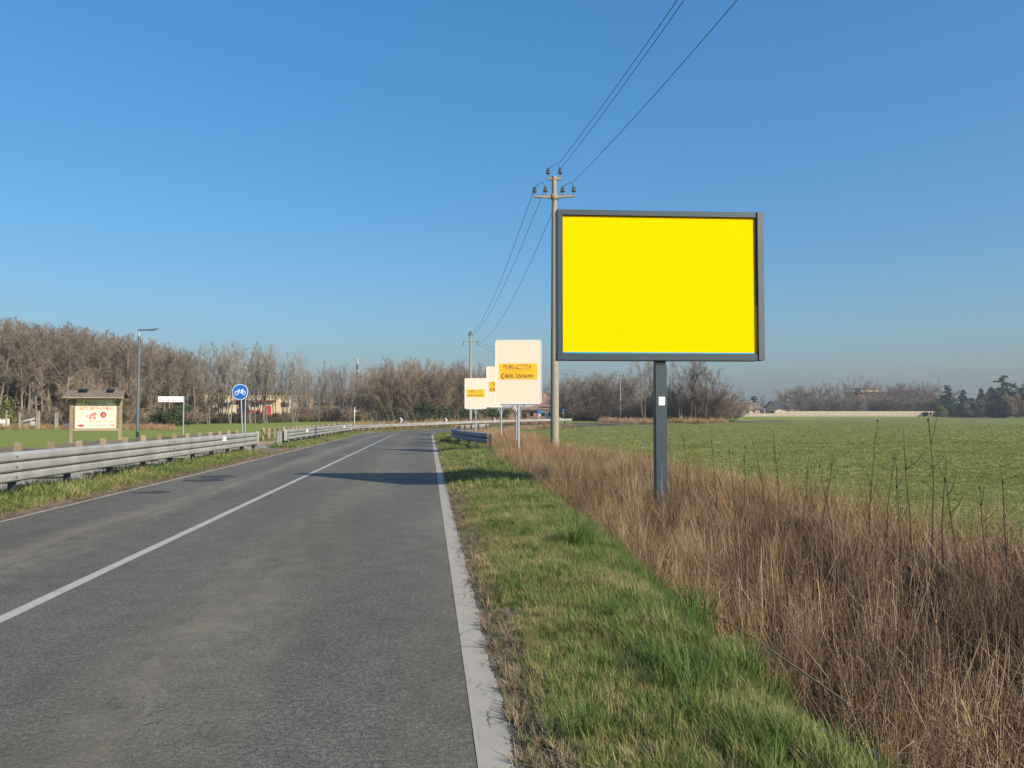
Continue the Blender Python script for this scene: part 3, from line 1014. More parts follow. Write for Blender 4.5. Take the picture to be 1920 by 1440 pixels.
# ------------------------------------------------------------------ roofed notice board
nx_, ny_ = at(181, 30.0)
nz_ = gz(nx_, ny_)
nb = empty('notice_board', (nx_, ny_, nz_), R(13), 'roofed timber notice board with faded farm shop poster behind the fence', 'notice board')
WB = 1.74
for sgn, w in ((-1, .13), (1, .12)):
    MB().box((sgn * WB / 2, 0, 1.05), (w, .13, 2.5)).build('post', M['wood'], nb, .012)
    MB().box((sgn * (WB / 2 - .09), .0, 2.05), (.07, .09, .42), (0, sgn * R(-32), 0)).build('brace', M['wood'], nb, .008)
PZ0, PZ1 = height(803, 30) - nz_, height(748, 30) - nz_
MB().box((0, .02, (PZ0 + PZ1) / 2), (1.56, .05, PZ1 - PZ0 + .04)).build('backing', M['wood_grey'], nb, .006)
MB().box((0, -.01, PZ0 - .06), (1.70, .09, .09)).build('frame_rail', M['wood'], nb, .01)
MB().box((0, -.01, PZ1 + .07), (1.70, .09, .09)).build('frame_rail', M['wood_dark'], nb, .01)
for sgn in (-1, 1):
    MB().box((sgn * .765, -.012, (PZ0 + PZ1) / 2), (.05, .07, PZ1 - PZ0 - .02)).build('frame_stile', M['wood'], nb, .008)
po = MB().box((0, -.012, (PZ0 + PZ1) / 2), (1.47, .008, PZ1 - PZ0)).build('poster', M['poster'], nb)
pc = (PZ0 + PZ1) / 2
PH = PZ1 - PZ0
py_ = -.018
def rowz(f):
    return PZ1 - PH * f
lettering('lettering', 'Millefrutti', .66, PH * .13, .04, py_, rowz(.155), M['green_ink'], po, 0, .015)
lettering('lettering', 'VENDITA DIRETTA AL PUBBLICO', 1.26, PH * .115, 0, py_, rowz(.325), M['red_ink'], po, 0, .02)
for i, s_ in enumerate(['FRAGOLE', 'LAMPONI', 'MIRTILLI', 'MORE']):
    lettering('lettering', s_, .24, PH * .045, -.56, py_, rowz(.45 + .065 * i), M['pale_ink'], po)
for i, s_ in enumerate(['MELE', 'PERE', 'SUSINE', 'ORTAGGI']):
    lettering('lettering', s_, .24, PH * .045, .56, py_, rowz(.45 + .065 * i), M['pale_ink'], po)
lettering('lettering', 'FRUTTA E VERDURA DI STAGIONE', 1.30, PH * .07, 0, py_, rowz(.765), M['green_ink'], po, 0, .02)
lettering('lettering', 'Cascina', .62, PH * .075, .02, py_, rowz(.895), M['plum_ink'], po)
lettering('lettering', '300', .16, PH * .085, .60, py_, rowz(.895), M['red_ink'], po, 0, .02)
MB().prism([(-.68, rowz(.905)), (-.56, rowz(.86)), (-.42, rowz(.875)), (-.42, rowz(.94)), (-.56, rowz(.955))], py_ - .001, py_ + .001).build('arrow_mark', M['red_ink'], po)
rng0 = random.Random(4)
mb = MB()
for i in range(9):
    cx, cz, r_ = -.13 + rng0.uniform(-.11, .11), rowz(.56) + rng0.uniform(-.12, .10), rng0.uniform(.04, .07)
    mb.prism([(cx + r_ * math.cos(q * math.pi / 5), cz + r_ * math.sin(q * math.pi / 5)) for q in range(10)], py_ - .001 - i * .0006, py_ + .001 - i * .0006)
mb.box((-.33, py_, rowz(.59)), (.07, .002, .08))
mb.build('fruit_picture', M['pink_ink'], po)
MB().prism([(.26 + .115 * math.cos(q * math.pi / 9), rowz(.54) + .12 * math.sin(q * math.pi / 9)) for q in range(18)], py_ - .001, py_ + .001).build('fruit_picture', M['plum_ink'], po)
MB().prism([(.27 + .05 * math.cos(q * math.pi / 6), rowz(.55) + .07 * math.sin(q * math.pi / 6)) for q in range(12)], py_ - .004, py_ - .002).build('fruit_picture', M['pink_ink'], po)
MB().prism([(-.62, rowz(.06)), (-.46, rowz(.06)), (-.46, rowz(.17)), (-.54, rowz(.20)), (-.62, rowz(.17))], py_ - .001, py_ + .001).build('crest_mark', M['lime_ink'], po)
MB().box((-.36, py_, rowz(.14)), (.09, .002, .12)).build('crest_mark', M['pale_ink'], po)
MB().box((.62, py_, rowz(.13)), (.05, .002, .12)).build('crest_mark', M['lime_ink'], po)
# roof of two slopes
RZ = height(747, 30) - nz_ + .03
RT = height(735.5, 30) - nz_ + .03
rf = MB()
for sgn in (-1, 1):
    rf.add([(-1.08, sgn * .42, RZ - .02), (1.08, sgn * .42, RZ - .02), (1.03, 0, RT), (-1.03, 0, RT), (-1.08, sgn * .42, RZ + .03), (1.08, sgn * .42, RZ + .03), (1.03, 0, RT + .05), (-1.03, 0, RT + .05)],
           [(0, 1, 2, 3), (4, 7, 6, 5), (0, 4, 5, 1), (1, 5, 6, 2), (3, 2, 6, 7), (0, 3, 7, 4)])
roof = rf.build('roof', M['shingle'], nb)
MB().prism([(-1.10, RZ - .03), (-1.10, RZ + .02), (1.10, RZ + .02), (1.10, RZ - .03)], -.455, -.425).build('fascia', M['wood'], roof)
for sx_, k_ in ((-.50, 2), (.55, 1)):
    for j in range(k_):
        MB().box((sx_ + .17 * j, -.18, RT + .055), (.15 if k_ == 2 else .26, .18, .05), (R(20), 0, 0)).build('solar_lamp', M['black'], roof, .006)
for sx_ in (-.30, .32):
    MB().tube([(sx_, -.12, PZ1 + .03), (sx_, -.20, PZ1 - .015)], [.03, .05], 10).build('spot_lamp', M['galv'], nb)

# ------------------------------------------------------------------ street lamps
def lamp(px, d, top_py, label, arm_len=1.0):
    x, y = at(px, d)
    g = gz(x, y)
    t = empty('street_lamp', (x, y, g), 0, label, 'street lamp', 'street lamps along the cycle path')
    h = height(top_py, d) - g
    MB().tube([(0, 0, -.3), (0, 0, 1.2), (0, 0, h - .35)], [.085, .078, .062], 12).build('pole', M['lamp'], t, smooth=True)
    MB().tube([(0, 0, h - .38), (-.02, 0, h - .2), (.02, 0, h - .05)], [.05, .07, .04], 10).build('bracket', M['galv'], t, smooth=True)
    MB().add([(-.04, -.09, h - .04), (.28, -.11, h - .035), (.72, -.11, h - .02), (arm_len, -.07, h + .05), (arm_len, .07, h + .05), (.72, .11, h - .02), (.28, .11, h - .035), (-.04, .09, h - .04),
              (-.04, -.07, h + .03), (.28, -.09, h + .03), (.72, -.09, h + .045), (arm_len, -.05, h + .075), (arm_len, .05, h + .075), (.72, .09, h + .045), (.28, .09, h + .03), (-.04, .07, h + .03)],
             [tuple(range(7, -1, -1)), tuple(range(8, 16))] + [(k, (k + 1) % 8, (k + 1) % 8 + 8, k + 8) for k in range(8)]).build('lamp_head', M['lamp'], t)
    MB().box((.55, 0, h - .035), (.3, .14, .012), (0, R(-2), 0)).build('lens', M['carton'], t)
    return t
for px, d, tp, lab in [(259, 40, 618, 'nearest grey street lamp standing between notice board and white street sign'),
                       (460, 69, 684.5, 'street lamp rising behind the round blue sign'),
                       (548, 100, 713, 'third street lamp, left of the slender row of trees beyond the rail gap'),
                       (598, 132, 728, 'fourth street lamp counting from the notice board'),
                       (648, 160, 737, 'fifth street lamp, beside the tall antenna mast'),
                       (714, 172, 744, 'farthest street lamp, at the edge of the russet thicket')]:
    lamp(px, d, tp, lab)

# ------------------------------------------------------------------ white street-name sign
sx0, sy0 = at(344.5, 38)
sz0 = gz(sx0, sy0)
t = empty('street_sign', (sx0, sy0, sz0), R(8), 'white street-name sign on a pale post beside the street lamp', 'street sign')
zt = height(743, 38) - sz0
MB().tube([(0, 0, -.3), (0, 0, zt)], .03, 10).build('post', M['zinc_post'], t, smooth=True)
bd = MB().box((-.60, -.045, zt - .15), (1.18, .02, .28)).build('name_plate', M['sign_white'], t, .004)
lettering('lettering', 'via', .10, .035, -1.08, -.0575, zt - .075, M['pale_ink'], bd)
lettering('lettering', 'Provinciale della Fame', 1.00, .085, -.60, -.0575, zt - .185, M['pale_ink'], bd, 0, .02)
for dz in (.06, .24):
    MB().box((0, -.02, zt - dz), (.09, .05, .025)).build('clamp', M['galv'], t)

# ------------------------------------------------------------------ round blue cycle sign
sx0, sy0 = at(458, 33.8)
sz0 = gz(sx0, sy0)
t = empty('cycle_sign', (sx0, sy0, sz0), R(2), 'round blue cycle path sign with white bicycle on a leaning post', 'traffic sign')
cx, cz = at(451, 33.8)[0] - sx0, height(735, 33.8) - sz0
MB().tube([(.0, 0, -.3), (cx, 0, cz + .25)], .028, 10).build('post', M['zinc_post'], t, smooth=True)
def disc(r, y0, y1, n=40):
    return MB().prism([(cx + r * math.cos(2 * math.pi * q / n), cz + r * math.sin(2 * math.pi * q / n)) for q in range(n)], y0, y1)
disc(.345, -.055, -.035).build('rim', M['sign_white'], t)
face = disc(.322, -.060, -.0555).build('disc', M['sign_blue'], t)
def ring(mb, x, z, r, w, y, n=22):
    vs = []
    for q in range(n):
        c, s = math.cos(2 * math.pi * q / n), math.sin(2 * math.pi * q / n)
        vs += [(x + (r - w) * c, y, z + (r - w) * s), (x + r * c, y, z + r * s)]
    mb.add(vs, [(2 * q, 2 * q + 1, 2 * ((q + 1) % n) + 1, 2 * ((q + 1) % n)) for q in range(n)])
def bar(mb, x0, z0, x1, z1, w, y):
    d = Vector((x1 - x0, 0, z1 - z0)).normalized()
    n = Vector((-d.z, 0, d.x)) * w / 2
    mb.add([(x0 + n.x, y, z0 + n.z), (x1 + n.x, y, z1 + n.z), (x1 - n.x, y, z1 - n.z), (x0 - n.x, y, z0 - n.z)], [(0, 1, 2, 3)])
bk = MB()
Yb = -.0615
ring(bk, cx - .145, cz - .045, .095, .026, Yb)
ring(bk, cx + .155, cz - .03, .095, .026, Yb)
for q in [(-.145, -.045, -.06, .07), (-.06, .07, .09, .07), (-.06, .05, .03, -.045), (.03, -.045, .09, .075), (.155, -.03, .09, .07), (.155, -.03, .03, -.045), (-.06, .07, -.075, .115), (-.075, .115, -.03, .125), (.09, .07, .10, .11), (.06, .118, .145, .118)]:
    bar(bk, cx + q[0], cz + q[1], cx + q[2], cz + q[3], .026, Yb - .0004)
bk.build('bicycle_mark', M['sign_white'], face)
for dz in (-.18, .18):
    MB().box((cx * (1 + .02 * dz), -.02, cz + dz), (.08, .05, .03)).build('clamp', M['galv'], t)

# triangular sign seen from behind
sx0, sy0 = at(460.5, 36.6)
sz0 = gz(sx0, sy0)
t = empty('warning_sign', (sx0, sy0, sz0), R(-3), 'dark back of a triangular sign just behind the blue cycle sign', 'traffic sign')
tz0, tz1 = height(774, 36.6) - sz0, height(747, 36.6) - sz0
MB().tube([(0, -.02, -.3), (0, -.02, tz1 - .05)], .03, 10).build('post', M['zinc_post'], t, smooth=True)
pan = MB().prism([(-.44, tz0 + .03), (-.41, tz0), (.22, tz0), (.25, tz0 + .03), (-.06, tz1 + .03), (-.13, tz1 + .03)], .02, .04).build('panel', M['sign_back'], t)
for a_, b_ in (((-.42, tz0 + .01), (-.1, tz1 + .02)), ((-.1, tz1 + .02), (.23, tz0 + .01)), ((.23, tz0 + .012), (-.42, tz0 + .012))):
    MB().tube([(a_[0], .012, a_[1]), (b_[0], .012, b_[1])], .012, 6).build('edge', M['galv_dark'], pan)
for dz in (.1, .38):
    MB().box((0, .0, tz0 + dz), (.10, .04, .03)).build('clamp', M['galv_dark'], t)

# round sign seen from behind at the far path
sx0, sy0 = at(665, 118)
sz0 = gz(sx0, sy0)
t = empty('round_sign', (sx0, sy0, sz0), R(4), 'small round sign seen from behind near the antenna mast', 'traffic sign')
zc = height(767, 118) - sz0
MB().tube([(0, 0, -.3), (0, 0, zc + .3)], .05, 8).build('post', M['sign_white'], t, smooth=True)
MB().prism([(-.05 + .36 * math.cos(q * math.pi / 12), zc + .36 * math.sin(q * math.pi / 12)) for q in range(24)], .06, .085).build('disc', M['galv_dark'], t)
MB().box((.12, .03, zc - .28), (.2, .05, .16)).build('plate', M['sign_white'], t)

# chevron boards round the bend
for i, (px, d, py, lab) in enumerate([(753, 97, 788, 'black and white chevron board at the start of the bend'),
                                      (837, 105.5, 788, 'black and white chevron board behind the middle of the bend'),
                                      (928, 113.5, 787.5, 'black and white chevron board beside the cream sign posts')]):
    x, y = at(px, d)
    g = gz(x, y)
    t = empty('chevron_sign', (x, y, g), R(-6 - 4 * i), lab, 'traffic sign', 'chevron boards round the bend')
    zc = height(py, d) - g
    pan = MB().box((-.08, 0, zc), (.62, .02, .66)).build('panel', M['black'], t, .004)
    MB().prism([(-.26, zc + .31), (-.02, zc + .31), (.22, zc), (-.02, zc - .31), (-.26, zc - .31), (-.02, zc)], -.0145, -.0115).build('chevron_mark', M['sign_white'], pan)
    MB().tube([(0, .04, -.3), (0, .04, zc + .2)], .035, 8).build('post', M['zinc_post'], t)

# blue sign posts by the far junction
for px, d, lab, rot_ in [(1011, 139, 'small blue round sign before the brick-red house', 0), (1056, 150, 'small blue sign on a white and blue post beside the near utility pole', 0)]:
    x, y = at(px, d)
    g = gz(x, y)
    t = empty('blue_sign', (x, y, g), 0, lab, 'traffic sign', 'small blue signs at the far junction')
    zc = height(772 if px < 1030 else 769, d) - g
    MB().tube([(0, .03, -.3), (0, .03, zc + .2)], .045, 8).build('post', M['sign_white'], t)
    r_ = .36 if px < 1030 else .26
    MB().prism([(r_ * math.cos(q * math.pi / 10), zc + r_ * math.sin(q * math.pi / 10)) for q in range(20)], -.04, -.015).build('disc', M['sign_blue'], t)
    MB().box((0, -.03, zc - .62), (.22, .02, .3)).build('plate', M['sign_white'], t)

# antenna mast
x, y = at(669.5, 178)
g = gz(x, y)
t = empty('antenna_mast', (x, y, g), 0, 'tall slim telecom mast with white antenna panels on top', 'antenna mast')
zt = height(670, 178) - g
MB().tube([(0, 0, -.5), (0, 0, 6), (0, 0, zt - 1.7)], [.32, .27, .22], 12).build('pole', M['roof_dark'], t, smooth=True)
MB().tube([(0, 0, zt - 1.8), (0, 0, zt)], .07, 8).build('spar', M['lamp'], t)
for q in range(3):
    th = q * 2.094 + .4
    MB().box((.22 * math.cos(th), .22 * math.sin(th), zt - .85), (.14, .26, 1.6), (0, 0, th)).build('antenna_panel', M['carton'], t, .03)
MB().box((.22, -.2, zt - 3.2), (.35, .25, .5)).build('equipment_box', M['carton'], t, .02)

# ------------------------------------------------------------------ trees
class Tree:
    """bare winter tree: tubes for the wood, thin tapering slips for the twigs"""
    def __init__(s, seed):
        s.r = random.Random(seed)
        s.wood = MB()
        s.tv = []
    def rnd_dir(s, d, ang):
        r = s.r
        a = Vector((r.gauss(0, 1), r.gauss(0, 1), r.gauss(0, 1)))
        a = (a - d * a.dot(d))
        if a.length < 1e-4:
            a = Vector((1, 0, 0))
        return (d * math.cos(ang) + a.normalized() * math.sin(ang)).normalized()
    def limb(s, p, d, L, r0, nseg, wob, up):
        pts, rad = [p.copy()], [r0]
        for i in range(nseg):
            d = s.rnd_dir(d, s.r.uniform(0, wob))
            d = (d + Vector((0, 0, up))).normalized()
            p = p + d * (L / nseg)
            pts.append(p.copy())
            rad.append(max(r0 * (1 - .82 * (i + 1) / nseg), .006))
        return pts, rad
    def slip(s, p, d, L, w):
        q = s.rnd_dir(d, s.r.uniform(.05, .3))
        m = p + d * L * .5
        e = m + q * L * .5
        side = d.cross(Vector((s.r.gauss(0, 1), s.r.gauss(0, 1), s.r.gauss(0, 1)))).normalized() * w * .5
        s.tv.append((p - side, p + side, m + side * .6, e, m - side * .6))
    def grow(s, p, d, L, r0, lev, cfg):
        c = cfg[lev]
        if lev == len(cfg) - 1:
            for _ in range(c.get('n', 1)):
                s.slip(p, s.rnd_dir(d, s.r.uniform(0, c['ang'])), L * s.r.uniform(.6, 1.2), c['w'])
            return
        pts, rad = s.limb(p, d, L, r0, c['seg'], c['wob'], c['up'])
        if r0 > .018:
            s.wood.tube(pts, rad, c.get('sides', 4), False)
        else:
            for i in range(len(pts) - 1):
                dd = pts[i + 1] - pts[i]
                side = dd.cross(Vector((s.r.gauss(0, 1), s.r.gauss(0, 1), .3))).normalized() * max(rad[i], .009)
                m_ = (pts[i] + pts[i + 1]) / 2
                s.tv.append((pts[i] - side, pts[i] + side, m_ + side * .9, pts[i + 1], m_ - side * .9))
        n = c['kids']
        for k in range(n):
            t = c['from'] + (1 - c['from']) * (k + s.r.random()) / n
            f = t * (len(pts) - 1)
            i = min(int(f), len(pts) - 2)
            q = pts[i].lerp(pts[i + 1], f - i)
            dd = (pts[i + 1] - pts[i]).normalized()
            ang = s.r.uniform(*c['ang'])
            nd_ = s.rnd_dir(dd, ang)
            ln = L * c['len'] * s.r.uniform(.65, 1.15) * (1 - c.get('taper', .4) * t)
            s.grow(q, nd_, ln, max(rad[i] * c['rk'], .006), lev + 1, cfg)
    def meshes(s, name, wood_mat, twig_mat_):
        w = bpy.data.meshes.new(name + '_trunk')
        w.from_pydata(s.wood.v, [], s.wood.f)
        for p in w.polygons:
            p.use_smooth = True
        w.materials.append(wood_mat)
        n = len(s.tv)
        V = np.array([[tuple(q) for q in t] for t in s.tv], np.float32).reshape(-1, 3)
        b = np.arange(n) * 5
        F = np.concatenate([np.stack([b, b + 1, b + 2], 1), np.stack([b, b + 2, b + 4], 1), np.stack([b + 4, b + 2, b + 3], 1)])
        c = mesh_np(name + '_crown', V, F, twig_mat_)
        return w, c

def forest_tree(seed, H, wm, tm):
    t = Tree(seed)
    cfg = [dict(seg=8, wob=.10, up=.05, sides=7, kids=16, ang=(.45, .95), len=.40, rk=.50, taper=.45, **{'from': .32}),
           dict(seg=5, wob=.28, up=.10, sides=4, kids=9, ang=(.4, .9), len=.50, rk=.55, taper=.4, **{'from': .2}),
           dict(seg=3, wob=.3, up=.06, kids=7, ang=(.35, 1.0), len=.75, rk=.55, taper=.2, **{'from': .1}),
           dict(n=3, ang=.7, w=.027)]
    t.grow(Vector((0, 0, -.2)), Vector((t.r.uniform(-.05, .05), t.r.uniform(-.05, .05), 1)).normalized(), H * .88, H * .0145, 0, cfg)
    return t.meshes('forest', wm, tm)

def row_tree(seed, H, wm, tm, stems=2):
    t = Tree(seed)
    cfg = [dict(seg=8, wob=.16, up=.06, sides=6, kids=11, ang=(.35, .85), len=.42, rk=.52, taper=.35, **{'from': .26}),
           dict(seg=5, wob=.34, up=.09, sides=4, kids=6, ang=(.35, .85), len=.52, rk=.55, taper=.4, **{'from': .3}),
           dict(seg=3, wob=.35, up=.10, kids=6, ang=(.35, .9), len=.72, rk=.55, taper=.2, **{'from': .1}),
           dict(n=3, ang=.7, w=.026)]
    for k in range(stems):
        th = k * 2 * math.pi / stems + t.r.uniform(-.4, .4)
        lean = t.r.uniform(.06, .22) if stems > 1 else .04
        t.grow(Vector((.15 * math.cos(th), .15 * math.sin(th), -.2)), Vector((lean * math.cos(th), lean * math.sin(th), 1)).normalized(), H * t.r.uniform(.78, .95), H * .0105, 0, cfg)
    return t.meshes('row', wm, tm)

def thicket(seed, H, W, wm, tm, stems=12):
    t = Tree(seed)
    cfg = [dict(seg=6, wob=.22, up=.0, sides=4, kids=10, ang=(.3, .8), len=.40, rk=.5, taper=.30, **{'from': .18}),
           dict(seg=4, wob=.35, up=.03, sides=3, kids=10, ang=(.3, .95), len=.60, rk=.5, taper=.2, **{'from': .1}),
           dict(n=6, ang=.8, w=.026)]
    for k in range(stems):
        th = t.r.uniform(0, 2 * math.pi)
        u = math.sqrt(t.r.random())
        rr = W * .30 * u
        lean = .06 + .62 * u
        d = Vector((lean * math.cos(th), lean * math.sin(th), 1)).normalized()
        t.grow(Vector((rr * math.cos(th), rr * math.sin(th), -.2)), d, H * t.r.uniform(.74, .88), H * .0068, 0, cfg)
    return t.meshes('thicket', wm, tm)

def leaf_cloud(seed, centres, n, size, mat, squash=.6):
    """many small leaf faces around given clump centres: (x, y, z, radius)"""
    rng = np.random.default_rng(seed)
    c = np.array(centres, float)
    w = c[:, 3] ** 2
    idx = rng.choice(len(c), n, p=w / w.sum())
    d = rng.normal(0, 1, (n, 3))
    d /= np.linalg.norm(d, axis=1, keepdims=True)
    p = c[idx, :3] + d * (c[idx, 3] * rng.random(n) ** .4)[:, None] * np.array([1, 1, squash])
    a = rng.normal(0, 1, (n, 3)); a /= np.linalg.norm(a, axis=1, keepdims=True)
    b = np.cross(a, rng.normal(0, 1, (n, 3))); b /= np.linalg.norm(b, axis=1, keepdims=True)
    sz = size * rng.uniform(.5, 1.3, n)[:, None]
    V = np.stack([p - a * sz, p + b * sz * .55, p + a * sz, p - b * sz * .55], 1).reshape(-1, 3)
    k = np.arange(n) * 4
    return mesh_np('leaves', V, np.stack([k, k + 1, k + 2, k + 3], 1), mat)

def conifer(seed, H, W, mat, top_bias=1.0, n=5200, droop=.1):
    rng = random.Random(seed)
    cs = []
    wood = MB().tube([(0, 0, -.3), (0, 0, H * .5), (0, 0, H * .97)], [H * .022, H * .014, .02], 8)
    z = H * .10
    while z < H * .97:
        t = z / H
        rad = W * .5 * (1 - t) ** top_bias * rng.uniform(.75, 1.2) + .12
        m = max(3, int(6 * (1 - t) + 2))
        for k in range(m):
            th = rng.uniform(0, 6.283)
            L = rad * rng.uniform(.7, 1.1)
            e = (L * math.cos(th), L * math.sin(th), z - droop * L + rng.uniform(-.2, .2))
            wood.tube([(0, 0, z), (e[0] * .5, e[1] * .5, z + .05 * L), e], [.05, .035, .012], 3, False)
            for q in (.45, .75, 1.0):
                cs.append((e[0] * q, e[1] * q, z + (e[2] - z) * q, .2 * L + .45))
        z += H * .055
    cs.append((0, 0, H * .97, .35))
    w = bpy.data.meshes.new('conifer_trunk')
    w.from_pydata(wood.v, [], wood.f)
    w.materials.append(M['bark_dark'])
    return w, leaf_cloud(seed, cs, n, .30, mat, .5)

def leafy_bush(seed, H, W, mat, n=3000, size=.13):
    rng = random.Random(seed)
    cs = []
    wood = MB()
    for k in range(16):
        th, rr, z = rng.uniform(0, 6.283), W * .4 * math.sqrt(rng.random()), H * rng.uniform(.12, .82)
        p = (rr * math.cos(th), rr * math.sin(th), z)
        cs.append(p + (rng.uniform(.16, .3) * min(H, W),))
        wood.tube([(p[0] * .2, p[1] * .2, -.1), (p[0] * .6, p[1] * .6, z * .5), p], [.04, .03, .01], 4, False)
    w = bpy.data.meshes.new('bush_stems')
    w.from_pydata(wood.v, [], wood.f)
    w.materials.append(M['bark_dark'])
    return w, leaf_cloud(seed, cs, n, size, mat, .9)

def plant(name, meshes, loc, rz, s, label, cat, group, sz=None, parts=('trunk', 'crown')):
    t = empty(name, loc, rz, label, cat, group)
    t.scale = (s, s, sz if sz else s)
    for pn, me in zip(parts, meshes):
        o = bpy.data.objects.new(pn, me)
        COL.objects.link(o)
        o.parent = t
    return t

FOREST = [forest_tree(100 + i, 12.0, M['bark_wood'], M['twig_wood']) for i in range(5)]
ROW = [row_tree(200 + i, 11.5, M['bark_pale'], M['twig_pale'], st) for i, st in enumerate((2, 3, 1, 2))]
DARKROW = [row_tree(240 + i, 11.0, M['bark_dark'], M['twig_far'], st) for i, st in enumerate((2, 3))]
SPREAD = [forest_tree(260 + i, 11.0, M['bark_dark'], M['twig_far']) for i in range(2)]
THICK = [thicket(300 + i, 10.0, 6.5, M['bark_wood'], M['twig_rust']) for i in range(3)]
THICKG = [thicket(330 + i, 10.0, 6.5, M['bark_dark'], M['twig_far']) for i in range(3)]
SHRUB = [thicket(360 + i, 4.0, 4.0, M['bark_wood'], M['twig_rust'], 9) for i in range(2)]

trng = random.Random(77)
# the wood on the far side of the left field: front trees one by one
def wood_top(px):
    return np.interp(px, [-60, 0, 100, 200, 260, 330, 370], [596, 603, 612, 628, 638, 655, 668])
def wood_dist(px):
    return np.interp(px, [-60, 0, 180, 370], [82, 86, 94, 108])
wood_px = list(np.linspace(-20, 368, 27))
WL = {0: 'pale-trunked bare tree at the left frame edge of the wood', 26: 'last bare tree at the thin end of the wood beside the white street sign'}
for i, px in enumerate(wood_px):
    d = float(wood_dist(px)) + trng.uniform(-1.5, 3.0)
    x, y = at(px + trng.uniform(-5, 5), d)
    g = gz(x, y)
    H = height(float(wood_top(px)) + trng.uniform(-4, 12), d) - g
    s = H / 12.1
    lab = WL.get(i, 'bare brown tree in the front edge of the dense wood')
    plant('bare_tree', FOREST[i % 5], (x, y, g), trng.uniform(0, 6.28), s * trng.uniform(.85, 1.05), lab, 'tree', 'bare trees at the edge of the wood', s)

# the slender trees in front of the warehouse
ROWS = [(372, 112, 668, 0), (392, 114, 660, 1), (412, 115, 652, 0), (432, 113, 650, 3), (447, 120, 656, 2), (470, 116, 662, 1), (488, 115, 652, 0), (503, 118, 655, 2), (530, 124, 672, 3), (549, 125, 671, 1), (566, 140, 700, 2), (583, 146, 694, 0), (603, 150, 688, 1), (622, 152, 690, 3), (640, 155, 686, 0), (656, 156, 694, 2), (682, 160, 700, 1), (698, 162, 690, 3)]
ROWS2 = [(380, 122, 664, 2), (400, 124, 668, 0), (422, 122, 658, 1), (455, 126, 662, 3), (478, 124, 664, 0), (496, 125, 660, 1), (515, 130, 680, 2), (538, 132, 684, 0), (558, 138, 690, 3), (575, 150, 704, 1), (592, 154, 698, 0), (612, 158, 694, 2), (631, 160, 696, 1), (648, 162, 692, 3), (664, 164, 698, 0), (690, 166, 696, 2), (706, 168, 692, 1)]
RLAB = ['slender pale tree next to the end of the wood', 'pale many-stemmed tree over the white street sign', 'tall pale tree, second one past the white street sign', 'pale tree just beside the round blue sign', 'thin single-stemmed tree directly behind the round blue sign',
        'pale tree rising over the second street lamp', 'tallest pale tree in front of the red and cream warehouse', 'single-stemmed tree before the warehouse doors', 'pale tree between the rail gap and the third street lamp', 'forked tree right behind the third street lamp',
        'short tree between third and fourth street lamps', 'bare tree left of the fourth street lamp', 'bare tree right of the fourth street lamp', 'bare tree midway between fourth and fifth street lamps', 'bare tree beside the fifth street lamp', 'thin bare tree between fifth lamp and antenna mast', 'bare tree right of the antenna mast', 'bare tree at the start of the russet thicket']
for i, (px, d, tp, k) in enumerate(ROWS):
    x, y = at(px, d)
    g = gz(x, y)
    s = (height(tp, d) - g) / 11.5
    plant('bare_tree', (ROW + DARKROW)[k if i % 2 else (4 + i // 2 % 2)], (x, y, g), trng.uniform(0, 6.28), s * .9, RLAB[i], 'tree', 'slender trees in front of the warehouse', s)

for i, (px, d, tp, k) in enumerate(ROWS2):
    x, y = at(px, d)
    g = gz(x, y)
    s = (height(tp, d) - g) / 11.5
    plant('bare_tree', (ROW + DARKROW)[k if i % 3 else 4 + i % 2], (x, y, g), trng.uniform(0, 6.28), s * .9, 'thin grey tree in the second line before the warehouse and the lamps', 'tree', 'second line of slender trees', s)

# the russet thicket behind the bend
for i, (px, d, tp) in enumerate([(716, 140, 690), (732, 136, 682), (748, 134, 676), (766, 138, 670), (784, 134, 672), (800, 138, 678), (816, 140, 676), (832, 136, 680), (850, 138, 684), (866, 140, 682), (884, 142, 688), (902, 146, 690), (925, 150, 694), (950, 156, 700)]):
    x, y = at(px, d)
    g = gz(x, y)
    s = (height(tp + trng.uniform(-4, 5), d) - g) / 9.3
    lab = {0: 'first russet bush of the thicket, next to the farthest street lamp', 13: 'last bush of the thicket, seen past the nearest cream sign'}.get(i, 'tall russet bush in the dense thicket behind the bend')
    plant('bush', THICK[i % 3], (x, y, g), trng.uniform(0, 6.28), s * .85, lab, 'bush', 'russet bushes behind the bend', s)
for i, (px, d, tp, w) in enumerate([(792, 128, 748, 4.5), (808, 130, 755, 4), (838, 130, 757, 4), (878, 132, 762, 3.6), (920, 138, 752, 4.5), (940, 140, 765, 4)]):
    x, y = at(px, d)
    g = gz(x, y)
    h = height(tp, d) - g
    plant('ivy_bush', leafy_bush(400 + i, h, w * .75, M['ivy'], 1000, .15), (x, y, g), 0, 1, ['tall dark ivy clump at the foot of the thicket', 'dark ivy clump right of the tallest one', 'ivy clump behind the middle chevron board', 'low ivy clump at the foot of the second pole', 'dark ivy clump behind the farthest cream sign', 'low ivy clump beside the third chevron board'][i], 'bush', 'ivy clumps under the thicket', parts=('stems', 'leaves'))

